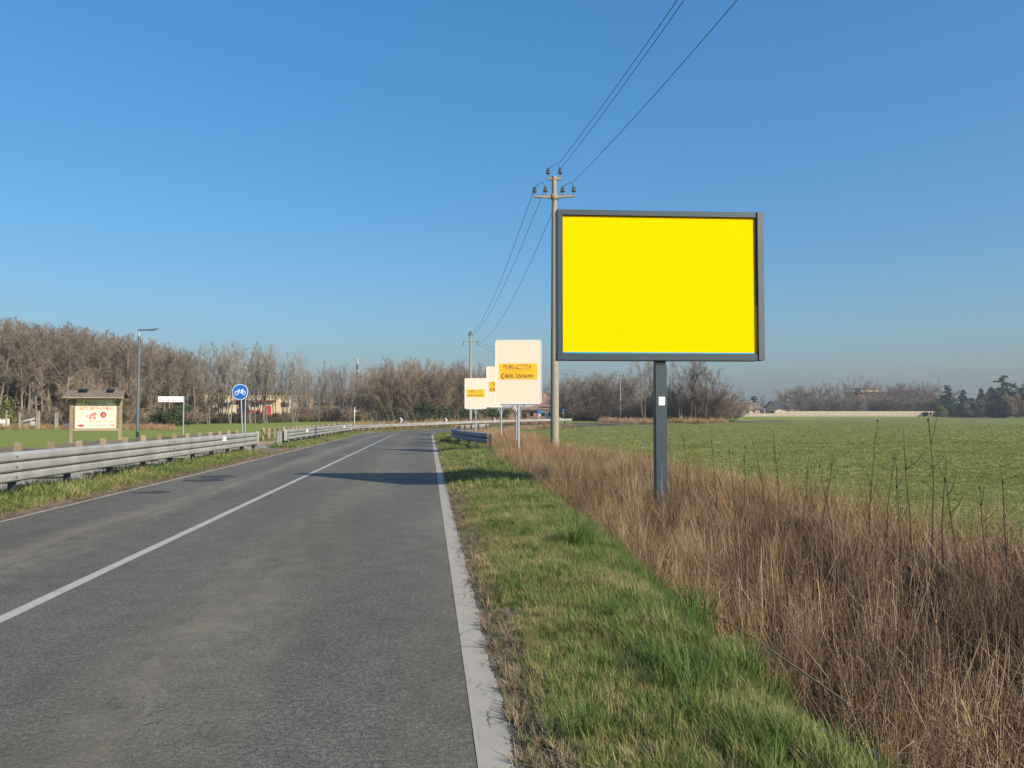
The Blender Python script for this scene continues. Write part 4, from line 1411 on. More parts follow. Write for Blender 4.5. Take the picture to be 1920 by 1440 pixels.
# the trees across the field under the billboard
for i, (px, d, tp, k) in enumerate([(1062, 162, 712, 0), (1078, 158, 703, 1), (1094, 156, 699, 2), (1112, 158, 698, 0), (1130, 160, 701, 1), (1147, 156, 699, 2), (1168, 158, 704, 0), (1186, 154, 703, 1)]):
    x, y = at(px, d)
    g = gz(x, y)
    s = (height(tp + trng.uniform(-2, 4), d) - g) / 9.3
    lab = {0: 'grey thicket bush right beside the near utility pole', 7: 'grey thicket bush just left of the billboard post'}.get(i, 'grey brown bush in the thicket under the billboard')
    plant('bush', THICKG[k], (x, y, g), trng.uniform(0, 6.28), s * .9, lab, 'bush', 'grey bushes across the field', s)
for i, (px, d, tp, k) in enumerate([(1207, 140, 672, 0), (1228, 142, 668, 1), (1258, 140, 690, 2), (1276, 138, 684, 0), (1293, 134, 672, 6), (1304, 136, 676, 7), (1322, 135, 682, 6), (1340, 138, 700, 5)]):
    x, y = at(px, d)
    g = gz(x, y)
    s = (height(tp, d) - g) / 11.0
    lab = ['tall bare tree left of the billboard post', 'bare tree right behind the billboard post', 'bare tree right of the billboard post', 'thin bare tree before the dark spreading ones', 'dark spreading tree with thick crooked limbs under the billboard', 'dark leaning tree, second of the crooked pair', 'dark spreading tree near the outer edge of the billboard', 'bare tree at the open end of the group across the field'][i]
    plant('bare_tree', (ROW + DARKROW + SPREAD)[k], (x, y, g), trng.uniform(0, 6.28), s * (1.15 if k >= 4 else .9), lab, 'tree', 'bare trees across the field', s)
for i, (px, d, tp) in enumerate([(1262, 144, 728), (1285, 142, 722), (1310, 142, 716), (1330, 141, 722), (1350, 140, 730), (1364, 142, 742), (1222, 146, 740), (1240, 146, 735)]):
    x, y = at(px, d)
    g = gz(x, y)
    s = (height(tp, d) - g) / 9.3
    lab = {5: 'outermost low brown bush at the open end across the field'}.get(i, 'brown underwood bush between the trees across the field')
    plant('bush', THICK[i % 3] if i % 2 else THICKG[i % 3], (x, y, g), trng.uniform(0, 6.28), s * 1.1, lab, 'bush', 'underwood across the field', s)

# shrubs in front of the wood
for i, (px, d, tp, lab) in enumerate([(160, 78, 714, 'brown shrub peeping over the notice board roof, left one'), (192, 80, 711, 'brown shrub over the middle of the notice board roof'), (222, 79, 716, 'brown shrub between notice board and street lamp'), (250, 84, 735, 'low brown shrub behind the nearest street lamp'), (60, 77, 764, 'low brown shrub behind the white junk by the wood'), (110, 79, 760, 'low brown shrub left of the notice board')]):
    x, y = at(px, d)
    g = gz(x, y)
    s = (height(tp, d) - g) / 3.5
    plant('shrub', SHRUB[i % 2], (x, y, g), i * 1.3, s * .95, lab, 'shrub', 'brown shrubs before the wood', s)
for i, (px, d, tp, w, mt, lab) in enumerate([(295, 92, 765, 3.2, 'ivy', 'dark evergreen bush left under the white street sign'), (318, 94, 768, 3.6, 'ivy', 'dark evergreen bush straight under the white street sign'), (338, 96, 757, 3.4, 'ivy', 'dark evergreen bush at the post of the white street sign'), (299, 95, 712, 1.9, 'ivy', 'ivy-clad narrow tree standing over the white street sign'), (2, 84, 742, 3.6, 'yellow_leaf', 'olive yellow bush at the left frame edge')]):
    x, y = at(px, d)
    g = gz(x, y)
    h = height(tp, d) - g
    plant('evergreen_bush', leafy_bush(450 + i, h, w, M[mt], 2600, .12), (x, y, g), 0, 1, lab, 'bush', 'evergreen bushes before the wood', parts=('stems', 'leaves'))

# far trees behind the long wall
FAR = [(1392, 330, 741, 0), (1430, 335, 742, 1), (1490, 322, 731, 0), (1503, 322, 727, 1), (1517, 326, 730, 2), (1534, 322, 728, 0), (1551, 326, 722, 1), (1566, 322, 719, 2), (1581, 325, 717, 0), (1597, 330, 716, 1), (1612, 345, 718, 2), (1628, 345, 715, 0), (1646, 345, 718, 1), (1668, 325, 728, 2), (1684, 322, 723, 0), (1697, 326, 722, 1), (1712, 322, 724, 2), (1727, 325, 723, 0), (1742, 322, 726, 1), (1757, 318, 732, 2)]
for i, (px, d, tp, k) in enumerate(FAR):
    x, y = at(px, d)
    g = gz(x, y)
    H = height(tp, d) - g
    if i in (6, 7, 8, 9, 10, 11, 12, 0, 1):
        s = H / 11.0
        me = DARKROW[k % 2]
    else:
        s = H / 8.7
        me = THICKG[k]
    lab = {0: 'bare far tree over the low white house', 1: 'bare far tree between the white house and the dark-roofed house'}.get(i, 'bare grey tree in the far row behind the long wall')
    plant('far_tree', me, (x, y, g), trng.uniform(0, 6.28), s * 1.05, lab, 'tree', 'bare trees behind the long wall', s)
x, y = at(1617, 308)
plant('blossom_tree', (row_tree(900, 5.6, M['bark_dark'], M['twig_far'], 1)[0], leaf_cloud(9, [(0, 0, 3.2, 1.6), (-1.2, 0, 2.6, 1.2), (1.3, 0, 2.4, 1.3), (.3, 0, 4.6, 1.1), (-.8, .3, 3.9, 1.0), (1.0, .2, 3.6, 1.0)], 1500, .17, M['blossom'])), (x, y, gz(x, y)), 0, 1.02, 'small tree in white blossom behind the long wall', 'tree', None)
x, y = at(1500, 312)
plant('blossom_tree', (row_tree(901, 4.2, M['bark_dark'], M['twig_far'], 1)[0], leaf_cloud(10, [(0, 0, 2.6, 1.2), (-.8, 0, 2.0, .9), (.8, 0, 2.2, .9)], 260, .13, M['blossom'])), (x, y, gz(x, y)), 0, 1.0, 'faintly flowering small tree near the start of the far row', 'tree', None)
# evergreens at the far right
for i, (px, d, tp, W, tb, dr, lab) in enumerate([(1776, 300, 720, 7.5, .75, .12, 'broad dark conifer just past the end of the long wall'), (1806, 305, 729, 5.5, .8, .1, 'narrow conifer, second past the end of the long wall'), (1840, 300, 727, 4.5, .9, .1, 'small pointed conifer beside the gabled house'),
                                                (1882, 270, 699, 10.5, .7, .05, 'largest dark cedar near the right frame edge'), (1905, 278, 716, 9.0, .6, .05, 'wide cedar overlapping the largest one'), (1930, 265, 708, 9.0, .7, .05, 'cedar cut off by the right frame edge'), (1822, 296, 745, 5.0, .5, .0, 'low round evergreen between the small conifers'), (1858, 292, 742, 6.0, .5, .0, 'low dark evergreen under the gabled house'), (1414, 345, 742, 5.5, .55, .1, 'round-topped dark conifer behind the white house')]):
    x, y = at(px, d)
    g = gz(x, y)
    h = height(tp, d) - g
    plant('conifer', conifer(500 + i, h, W * 1.35, M['needle'], tb, 6500, dr), (x, y, g), 0, 1, lab, 'tree', 'evergreens at the edge of the field')
for i, (px, d, tp, w, mt, lab) in enumerate([(1872, 285, 764, 6, 'yellow_leaf', 'pale green bush in front of the large cedar'), (1452, 292, 770, 4.5, 'ivy', 'green bush growing over the wall before the dark-roofed house'), (1735, 296, 773, 4.5, 'ivy', 'low shrub leaning on the last stretch of the long wall'), (1765, 292, 757, 4, 'yellow_leaf', 'olive shrub at the end of the long wall'), (1788, 297, 757, 6, 'needle', 'dark hedge under the broad conifer'), (1812, 297, 759, 6, 'needle', 'dark hedge under the narrow conifer'), (1908, 268, 745, 5, 'yellow_leaf', 'reddish olive bush below the cedar at the frame edge')]):
    x, y = at(px, d)
    g = gz(x, y)
    plant('far_bush', leafy_bush(470 + i, height(tp, d) - g, w, M[mt], 1500, .25), (x, y, g), 0, 1, lab, 'bush', 'bushes at the far field edge', parts=('stems', 'leaves'))
for i, (px, d, tp, lab) in enumerate([(1832, 292, 752, 'bare brown shrub between the two small conifers'), (1918, 262, 738, 'russet bare shrub at the right frame edge')]):
    x, y = at(px, d)
    g = gz(x, y)
    s = (height(tp, d) - g) / 3.5
    plant('shrub', SHRUB[i % 2], (x, y, g), i * 1.3, s * 1.2, lab, 'shrub', 'bare shrubs at the far field edge', s)

# ------------------------------------------------------------------ buildings
def windows(parent, wins, y, sill=True):
    """each window: recessed pane with frame; x, z centre, w, h on the wall at local y"""
    for x, z, w, h in wins:
        f = MB().box((x, y - .03, z), (w + .16, .08, h + .16)).build('window', M['wall_white'], parent)
        MB().box((x, y - .055, z), (w, .06, h)).build('pane', M['glass'], f)

def gable_house(px, d, rz, w, dep, eave, ridge, wall, roof, label, wins=(), chim=True, door=None, rename='house'):
    x, y = at(px, d)
    t = empty(rename, (x, y, gz(x, y)), R(rz), label, 'house')
    MB().box((0, 0, eave / 2 - .2), (w, dep, eave + .4)).build('wall', M[wall], t)
    g = MB().add([(-w / 2, -dep / 2, eave), (-w / 2, dep / 2, eave), (-w / 2, 0, ridge - .1), (w / 2, -dep / 2, eave), (w / 2, dep / 2, eave), (w / 2, 0, ridge - .1)], [(0, 1, 2), (3, 5, 4), (0, 2, 5, 3), (1, 4, 5, 2), (0, 3, 4, 1)])
    g.build('gable', M[wall], t)
    r_ = MB()
    for sgn in (-1, 1):
        y1 = sgn * (dep / 2 + .5)
        z1 = eave - (ridge - eave) / (dep / 2) * .5
        a = [(-w / 2 - .5, y1, z1), (w / 2 + .5, y1, z1), (w / 2 + .5, 0, ridge), (-w / 2 - .5, 0, ridge)]
        r_.add(a + [(p[0], p[1], p[2] + .2) for p in a], [(0, 1, 2, 3), (4, 7, 6, 5), (0, 4, 5, 1), (1, 5, 6, 2), (2, 6, 7, 3), (3, 7, 4, 0)])
    ro = r_.build('roof', M[roof], t)
    if chim:
        MB().box((w * .22, .3, ridge + .35), (.7, .7, 1.3)).build('chimney', M[wall], ro)
    windows(t, wins, -dep / 2)
    if door:
        MB().box((door, -dep / 2 - .03, 1.05), (1.1, .08, 2.1)).build('door', M['wood_dark'], t)
    return t

gable_house(1383, 312, -8, 10, 8, 2.9, 4.5, 'wall_white', 'roof_tile', 'low white house at the start of the long wall', [(-3, 1.6, 1.1, 1.2), (3.2, 1.6, 1.1, 1.2)], False, .5)
gable_house(1400, 322, -5, 9, 8, 3.2, 5.6, 'wall_pink', 'roof_old', 'faded red-roofed house behind the low white one', [(-2, 2.2, 1.0, 1.2), (2, 2.2, 1.0, 1.2)], True, 0)
gable_house(1468, 318, 12, 11, 9, 3.6, 6.2, 'wall_cream', 'roof_dark', 'dark-roofed house with pale eaves by the far tree row', [(-3.2, 2.0, 1.2, 1.3), (0, 2.0, 1.2, 1.3), (3.2, 2.0, 1.2, 1.3)], True, 1.6)
gable_house(1858, 318, 62, 11, 10, 4.0, 12.2, 'wood_dark', 'roof_dark', 'steep dark gabled house half hidden by the large cedar', [(-3, 3, 1.2, 1.4), (3, 3, 1.2, 1.4)], False, 0)  # dark wall colour carries the shade on the gable's face
gable_house(1000, 176, -14, 10, 8, 2.4, 4.9, 'wall_pink', 'roof_tile', 'low brick-pink house with pale tiled roof beyond the cream signs', [(-3, 1.3, 1.0, 1.1), (.5, 1.3, 1.0, 1.1), (3.2, 1.3, 1.0, 1.1)], True, -1.2)
gable_house(1026, 190, -8, 8, 7, 3.8, 6.2, 'wall_cream', 'roof_tile', 'taller tiled house between the cream sign and the near pole', [(-2, 2.4, 1.0, 1.2), (2, 2.4, 1.0, 1.2)], True, 0)

# apartment block with set-back top floor
x, y = at(1632, 385)
t = empty('apartment_block', (x, y, gz(x, y)), R(5), 'flat-roofed red brick apartment block above the far trees', 'building')
MB().box((0, 0, 5.4), (19, 11, 11.4)).build('wall', M['wall_brick'], t)
rr = MB().box((0, 0, 11.5), (21, 13, .5)).build('roof', M['roof_dark'], t)
MB().box((-2, 0, 12.6), (9, 6, 1.8)).build('penthouse', M['wall_cream'], rr)
MB().box((-2, 0, 13.7), (11, 7.5, .4)).build('penthouse_roof', M['roof_tile'], rr)
windows(t, [(-7 + 3.5 * k, 1.9 + 3.1 * f, 1.4, 1.5) for k in range(5) for f in range(3)], -5.5)
for f in range(2):
    bal = MB().box((3.5, -6.1, 4.0 + 3.1 * f), (7.5, 1.1, .18)).build('balcony', M['wall_cream'], t)
    MB().box((3.5, -6.6, 4.6 + 3.1 * f), (7.5, .08, 1.0)).build('railing', M['wall_white'], bal)

# warehouse behind the slender trees
x, y = at(476, 172)
t = empty('warehouse', (x, y, gz(x, y)), R(4), 'long cream warehouse with red doors behind the slender trees', 'warehouse')
MB().box((0, 0, 2.85), (24, 12, 5.9)).build('wall', M['wall_cream'], t)
MB().box((0, 0, 5.95), (24.6, 12.6, .32)).build('roof', M['roof_tile'], t)
for dx, w, h, mt in [(-7.9, 1.3, 3.0, 'dark_red'), (-.9, 1.3, 2.9, 'red_paint'), (4.6, 1.3, 2.9, 'red_paint')]:
    dr = MB().box((dx, -6.05, h / 2 + .3), (w, .14, h)).build('door', M[mt], t)
    MB().box((dx + .4, -6.14, h / 2), (.1, .06, .25)).build('handle', M['galv'], dr)
windows(t, [(-4.5, 3.4, 1.8, 1.0), (1.8, 3.4, 1.8, 1.0), (8.2, 3.4, 1.8, 1.0)], -6.0)
MB().box((1.6, -6.5, 4.3), (9, 1.0, .25)).build('canopy', M['wall_brick'], t)
x, y = at(632, 182)
t = empty('shed', (x, y, gz(x, y)), R(-3), 'low ochre shed glimpsed between trees near the fifth street lamp', 'shed')
MB().box((0, 0, 1.8), (9, 6, 4.0)).build('wall', M['wall_cream'], t)
MB().add([(-4.9, -3.5, 3.8), (4.9, -3.5, 3.8), (4.9, 3.5, 4.6), (-4.9, 3.5, 4.6), (-4.9, -3.5, 4.0), (4.9, -3.5, 4.0), (4.9, 3.5, 4.8), (-4.9, 3.5, 4.8)], [(0, 3, 2, 1), (4, 5, 6, 7), (0, 1, 5, 4), (1, 2, 6, 5), (2, 3, 7, 6), (3, 0, 4, 7)]).build('roof', M['roof_tile'], t)
windows(t, [(-2.4, 2.1, 1.6, 1.3), (.3, 2.1, 1.6, 1.3)], -3.0)
MB().box((2.9, -3.03, 1.1), (1.6, .08, 2.3)).build('door', M['dark_red'], t)

# parked vans
def van(px, d, rz, mat, label):
    x, y = at(px, d)
    t = empty('parked_van', (x, y, gz(x, y)), R(rz), label, 'van', 'vehicles glimpsed through the trees')
    MB().prism([(-2.5, .35), (2.5, .35), (2.5, .95), (2.05, 1.15), (1.55, 1.95), (1.3, 2.2), (-2.4, 2.25), (-2.5, 2.1)], -.9, .9).build('body', M[mat], t, .06)
    MB().prism([(1.95, 1.2), (1.53, 1.88), (.75, 1.88), (.75, 1.2)], -.915, .915).build('side_window', M['glass'], t)
    for wx in (-1.55, 1.6):
        for wy in (-.82, .82):
            w = MB().lathe([(.33, -.11), (.35, -.08), (.35, .08), (.33, .11)], (wx, wy, .35), 16, 'Y').build('wheel', M['tyre'], t)
            MB().lathe([(.18, -.115), (.18, .115)], (wx, wy, .35), 12, 'Y').build('rim', M['galv'], w)
    for hy in (-.6, .6):
        MB().box((2.5, hy, .85), (.05, .3, .18)).build('headlight', M['glass'], t)
van(657, 172, 4, 'white', 'white van parked between the fifth street lamp and the mast')
van(473, 160, -3, 'red_paint', 'red van parked in front of the warehouse')
van(578, 168, 2, 'wall_white', 'pale van glimpsed left of the fourth street lamp')
van(1463, 306, 5, 'white', 'white van in front of the dark-roofed house')
# container cabin beside the junction house
x, y = at(1026, 158)
t = empty('container_cabin', (x, y, gz(x, y)), R(-6), 'grey-white container cabin under a dark roof left of the near pole', 'cabin')
MB().box((0, 0, 1.1), (3.0, 2.4, 1.9)).build('body', M['carton'], t, .03)
MB().box((0, -.1, 2.75), (3.5, 3.0, .22)).build('roof', M['roof_dark'], t)
for px_ in (-1.45, 0, 1.45):
    MB().box((px_, -1.3, 1.3), (.1, .1, 2.9)).build('post', M['zinc_post'], t)
windows(t, [(-.75, 1.3, .8, .8), (.75, 1.3, .8, .8)], -1.2)

# long wall at the far edge of the field: panels and piers
wa, wb_ = Vector(at(1352, 283) + (0,)), Vector(at(1762, 300) + (0,))
root = empty('boundary_wall', (wa.x, wa.y, gz(wa.x, wa.y)), 0, 'long low beige precast wall at the far edge of the field', 'wall')
org = Vector(root.location)
N_ = 34
pan_me = None
for i in range(N_):
    p, q = wa.lerp(wb_, i / N_), wa.lerp(wb_, (i + 1) / N_)
    m_ = (p + q) / 2
    L = (q - p).length
    if pan_me is None:
        o = MB().box((0, 0, 0), (1, .12, 2.4)).build('panel', M['wall_long'])
        pan_me = o.data
        pier = MB().box((0, 0, 0), (.22, .22, 2.5)).build('pier', M['wall_long'])
        pier_me = pier.data
        bpy.data.objects.remove(pier)
    else:
        o = bpy.data.objects.new('panel', pan_me)
        COL.objects.link(o)
    o.parent = root
    hh = height(771 if i > 7 else 775, 292)
    o.location = Vector((m_.x, m_.y, hh - 1.2)) - org
    o.rotation_euler = (0, 0, math.atan2(q.y - p.y, q.x - p.x))
    o.scale = (L - .06, 1, 1)
    if i % 1 == 0:
        o = bpy.data.objects.new('pier', pier_me)
        COL.objects.link(o)
        o.parent = root
        o.location = Vector((p.x, p.y, hh - 1.22)) - org

# junk and posts at the foot of the wood
for i, (px, h) in enumerate([(13, 3.0), (38, 2.6), (70.5, 2.6), (74.5, 2.9), (105, 2.5), (108.5, 2.6)]):
    x, y = at(px, 74)
    g = gz(x, y)
    t = empty('concrete_post', (x, y, g), 0, ['concrete post beside the white tank at the left frame edge', 'concrete post between white tank and stacked white boards', 'left one of the close pair of concrete posts past the white boards', 'taller right one of the close pair of concrete posts', 'left one of the thin post pair near the notice board', 'right one of the thin post pair near the notice board'][i], 'post', 'old posts at the foot of the wood')
    MB().add([(-.07, -.07, -.2), (.07, -.07, -.2), (.07, .07, -.2), (-.07, .07, -.2), (-.045, -.045, h * .62), (.045, -.045, h * .62), (.045, .045, h * .62), (-.045, .045, h * .62)],
             [(3, 2, 1, 0), (4, 5, 6, 7), (0, 1, 5, 4), (1, 2, 6, 5), (2, 3, 7, 6), (3, 0, 4, 7)]).build('shaft', M['concrete_grey'], t)
    MB().tube([(-.08, -.05, h * .5), (.08, -.05, h * .5)], .012, 5).build('wire_hook', M['galv_dark'], t)
x, y = at(6, 76)
t = empty('water_tank', (x, y, gz(x, y)), R(10), 'white plastic tank in a cage at the left frame edge', 'tank')
MB().box((0, 0, .5), (.95, .9, .95)).build('body', M['white'], t, .09)
for k in range(4):
    MB().box((-.48 + .32 * k, -.47, .5), (.03, .03, 1.0)).build('cage_bar', M['galv_dark'], t)
for z in (.1, .5, .95):
    MB().box((0, -.49, z), (1.02, .025, .03)).build('cage_bar', M['galv_dark'], t)
x, y = at(56, 76)
t = empty('board_stack', (x, y, gz(x, y)), R(-8), 'stack of dirty white boards leaning by the wood', 'boards')
MB().box((0, 0, .42), (.95, .5, .55), (0, R(-5), 0)).build('crate', M['carton'], t, .02)
lettering('lettering', 'EDIL', .7, .34, .02, -.262, .40, M['galv_dark'], t, 0, .02)
MB().box((-.02, -.1, .86), (.95, .7, .16), (R(14), R(-9), 0)).build('board', M['carton'], t, .01)
MB().box((0, 0, .08), (1.0, .6, .14)).build('pallet', M['wood_grey'], t, .01)
x, y = at(40, 75.5)
t = empty('earth_heap', (x, y, gz(x, y) - .05), 0, 'small pale heap of earth beside the white boards', 'heap')
mb = MB()
hv, hf = [], []
for i in range(6):
    for k in range(12):
        th = k * math.pi / 6
        rr = 1.1 * (1 - i / 6) * (1 + .12 * math.sin(3 * th + i))
        hv.append((rr * math.cos(th), rr * math.sin(th) * .7, .55 * (i / 6) ** .8 + .04 * math.sin(5 * th + 2 * i)))
for i in range(5):
    for k in range(12):
        hf.append((i * 12 + k, i * 12 + (k + 1) % 12, (i + 1) * 12 + (k + 1) % 12, (i + 1) * 12 + k))
hf.append(tuple(60 + k for k in range(12)))
mb.add(hv, hf).build('mound', M['path'], t, 0, True)
MB().box((.2, -.2, .55), (.7, .08, .12), (0, R(20), R(10))).build('plank', M['wood_grey'], t)
x, y = at(131, 77)
t = empty('tarpaulin_pile', (x, y, gz(x, y)), R(20), 'blue plastic covered pile left of the notice board post', 'pile')
MB().prism([(-.55, 0), (.6, 0), (.5, .45), (.15, .62), (-.35, .5)], -.4, .4).build('tarpaulin', M['tarp_blue'], t, .06)
MB().box((0, 0, .06), (1.4, 1.0, .12)).build('pallet', M['wood_grey'], t)

# ------------------------------------------------------------------ grass, reeds and other plants nobody could count
def tuft(seed, n, h0, h1, w, spread, bend, curl=.0):
    rng = np.random.default_rng(seed)
    th = rng.uniform(0, 2 * np.pi, n)
    r0 = spread * np.sqrt(rng.random(n))
    bx_, by_ = r0 * np.cos(th), r0 * np.sin(th)
    h = rng.uniform(h0, h1, n)
    d = th + rng.normal(0, .7, n)
    b = bend * rng.uniform(.2, 1.2, n) * h
    wd = w * rng.uniform(.6, 1.3, n)
    sx_, sy_ = -np.sin(d) * wd, np.cos(d) * wd
    P = np.zeros((n, 7, 3))
    for j, (t, k) in enumerate([(0, 1), (.4, .85), (.75, .55)]):
        cx_ = bx_ + np.cos(d) * b * t * t; cy_ = by_ + np.sin(d) * b * t * t
        z = h * (t - curl * t * t * .5)
        P[:, 2 * j, 0], P[:, 2 * j, 1], P[:, 2 * j, 2] = cx_ - sx_ * k, cy_ - sy_ * k, z
        P[:, 2 * j + 1, 0], P[:, 2 * j + 1, 1], P[:, 2 * j + 1, 2] = cx_ + sx_ * k, cy_ + sy_ * k, z
    P[:, 6, 0], P[:, 6, 1], P[:, 6, 2] = bx_ + np.cos(d) * b, by_ + np.sin(d) * b, h * (1 - curl * .5)
    q = np.arange(n)[:, None] * 7
    F = np.concatenate([q + np.array([0, 1, 3]), q + np.array([0, 3, 2]), q + np.array([2, 3, 5]), q + np.array([2, 5, 4]), q + np.array([4, 5, 6])])
    return P.reshape(-1, 3), F

def stalks(seed, n, h0, h1, r, spread, lean, leaves=2):
    """dead upright stalks, each a thin three-sided rod with a few hanging leaf slips"""
    rng = np.random.default_rng(seed)
    V, F = [], []
    for i in range(n):
        th = rng.uniform(0, 6.283); rr = spread * math.sqrt(rng.random())
        p = np.array([rr * math.cos(th), rr * math.sin(th), -.05])
        la = abs(rng.normal(0, lean)); ld = rng.uniform(0, 6.283)
        h = rng.uniform(h0, h1)
        d = np.array([math.sin(la) * math.cos(ld), math.sin(la) * math.sin(ld), math.cos(la)])
        k = np.array([rng.normal(0, .05), rng.normal(0, .05), 0]) * h
        pts = [p, p + d * h * .5 + k, p + d * h]
        b = len(V)
        for j, q in enumerate(pts):
            rj = r * (1, .8, .35)[j]
            for m in range(3):
                V.append(q + rj * np.array([math.cos(m * 2.094), math.sin(m * 2.094), 0]))
        for j in range(2):
            for m in range(3):
                m2 = (m + 1) % 3
                F.append((b + j * 3 + m, b + j * 3 + m2, b + (j + 1) * 3 + m2))
                F.append((b + j * 3 + m, b + (j + 1) * 3 + m2, b + (j + 1) * 3 + m))
        for _ in range(leaves):
            t = rng.uniform(.15, .95)
            q = p + d * h * t
            a = rng.uniform(0, 6.283)
            L = rng.uniform(.10, .30) * (h / .9)
            o = np.array([math.cos(a), math.sin(a), rng.uniform(-1.0, .7)]) * L
            s_ = np.array([-math.sin(a), math.cos(a), 0]) * r * rng.uniform(.5, 1.0)
            b = len(V)
            m_ = q + o * .55
            V += [q - s_, q + s_, m_ + s_ * .8, m_ - s_ * .8, q + o + np.array([0, 0, -.25 * L])]
            F += [(b, b + 1, b + 2), (b, b + 2, b + 3), (b + 3, b + 2, b + 4)]
    return np.array(V), np.array(F)

def source(name, objs):
    """collection of plant shapes that a scatter draws from (not part of the scene itself)"""
    c = bpy.data.collections.new(name)
    for i, me in enumerate(objs):
        c.objects.link(bpy.data.objects.new('%s_%02d' % (name, i), me))
    return c

def scatter(name, pts, rot, scl, idx, coll, label, cat):
    me = bpy.data.meshes.new(name)
    me.vertices.add(len(pts))
    me.vertices.foreach_set('co', np.asarray(pts, np.float32).ravel())
    me.attributes.new('rot', 'FLOAT_VECTOR', 'POINT').data.foreach_set('vector', np.asarray(rot, np.float32).ravel())
    me.attributes.new('scl', 'FLOAT_VECTOR', 'POINT').data.foreach_set('vector', np.asarray(scl, np.float32).ravel())
    me.attributes.new('idx', 'INT', 'POINT').data.foreach_set('value', np.asarray(idx, np.int32))
    o = bpy.data.objects.new(name, me)
    COL.objects.link(o)
    ng = bpy.data.node_groups.new(name, 'GeometryNodeTree')
    ng.interface.new_socket('Geometry', in_out='INPUT', socket_type='NodeSocketGeometry')
    ng.interface.new_socket('Geometry', in_out='OUTPUT', socket_type='NodeSocketGeometry')
    gi, go = ng.nodes.new('NodeGroupInput'), ng.nodes.new('NodeGroupOutput')
    ip = ng.nodes.new('GeometryNodeInstanceOnPoints')
    ci = ng.nodes.new('GeometryNodeCollectionInfo')
    ci.inputs['Collection'].default_value = coll
    ci.inputs['Separate Children'].default_value = True
    ci.inputs['Reset Children'].default_value = True
    def attr(n, dt):
        a = ng.nodes.new('GeometryNodeInputNamedAttribute')
        a.data_type = dt
        a.inputs['Name'].default_value = n
        return a.outputs['Attribute']
    ng.links.new(gi.outputs[0], ip.inputs['Points'])
    ng.links.new(ci.outputs[0], ip.inputs['Instance'])
    ip.inputs['Pick Instance'].default_value = True
    ng.links.new(attr('idx', 'INT'), ip.inputs['Instance Index'])
    ng.links.new(attr('rot', 'FLOAT_VECTOR'), ip.inputs['Rotation'])
    ng.links.new(attr('scl', 'FLOAT_VECTOR'), ip.inputs['Scale'])
    ng.links.new(ip.outputs[0], go.inputs[0])
    md = o.modifiers.new('scatter', 'NODES')
    md.node_group = ng
    tag(o, label, cat, kind='stuff')
    return o

NPR = np.random.default_rng(11)
def sample_strip(bands):
    """bands: (a0, a1, off0, off1, per square metre) -> a, off arrays"""
    A, O = [], []
    for a0, a1, o0, o1, dens in bands:
        n = int((a1 - a0) * abs(o1 - o0) * dens)
        A.append(NPR.uniform(a0, a1, n)); O.append(NPR.uniform(min(o0, o1), max(o0, o1), n))
    return np.concatenate(A), np.concatenate(O)

def blot(x, y, f, s=0.0):
    return .5 + .25 * (np.sin(x * f + 1.7 + s) * np.sin(y * f * .83 + .4 + 2 * s) + np.sin((x + y) * f * 1.9 + s * 3) * np.sin((x - y) * f * 1.37 + 2.1))

def place(A, O, scale, tilt=.15, sink=.01, nidx=4, zs=None):
    x, y = road_xy(A, O)
    z = ground_z(x, y) - sink
    n = len(A)
    rot = np.stack([NPR.normal(0, tilt, n), NPR.normal(0, tilt, n), NPR.uniform(0, 6.283, n)], 1)
    sc = np.stack([scale, scale, scale * (zs if zs is not None else 1)], 1)
    return np.stack([x, y, z], 1), rot, sc, NPR.integers(0, nidx, n)

M['grass'] = plant_mat('verge_grass', [(.08, (.088, .138, .037)), (.44, (.150, .202, .053)), (.66, (.228, .246, .080)), (.80, (.31, .255, .120)), (.95, (.41, .32, .18))], .8, .45, .6, .25)
M['grass_fresh'] = plant_mat('lush_grass', [(.2, (.070, .130, .034)), (.6, (.122, .188, .046)), (.95, (.21, .24, .075))], .8, .45, .6, .25)
M['grass_dead'] = plant_mat('dead_grass', [(.2, (.20, .15, .075)), (.6, (.33, .255, .135)), (.95, (.42, .33, .19))], .8, .5, .75, .15)
M['duff'] = plant_mat('dead_duff', [(.2, (.13, .09, .055)), (.6, (.22, .16, .095)), (.95, (.31, .235, .14))], .8, .6, .8, .05)
M['crop'] = plant_mat('winter_crop', [(.15, (.155, .185, .046)), (.5, (.235, .258, .072)), (.8, (.31, .30, .10)), (.95, (.37, .32, .145))], .35, .5, .65, .2)
M['reed'] = plant_mat('dead_reed_stalks', [(.08, (.095, .060, .040)), (.30, (.19, .105, .060)), (.52, (.285, .180, .102)), (.74, (.39, .258, .138)), (.95, (.54, .40, .25))], .9, 1.1, .75, .1)
M['reed_pale'] = plant_mat('pale_reed_stalks', [(.1, (.38, .29, .185)), (.9, (.62, .49, .33))], .9, 1.0, .7, .1)
M['reed_dark'] = plant_mat('dark_reed_stalks', [(.1, (.075, .048, .032)), (.9, (.17, .11, .07))], .9, 1.0, .8, .05)
M['rust_grass'] = plant_mat('russet_dry_grass', [(.12, (.19, .115, .062)), (.5, (.36, .225, .120)), (.9, (.52, .36, .21))], .7, .6, .75, .1)
M['weed'] = surf('dark_dry_stem', (.085, .062, .042), (.055, .042, .03), .85, 6)

def tm(args, mat):
    V, F = tuft(*args)
    return mesh_np('tuft', V, F, mat)
def sm(args, mat):
    V, F = stalks(*args)
    return mesh_np('stalk', V, F, mat)

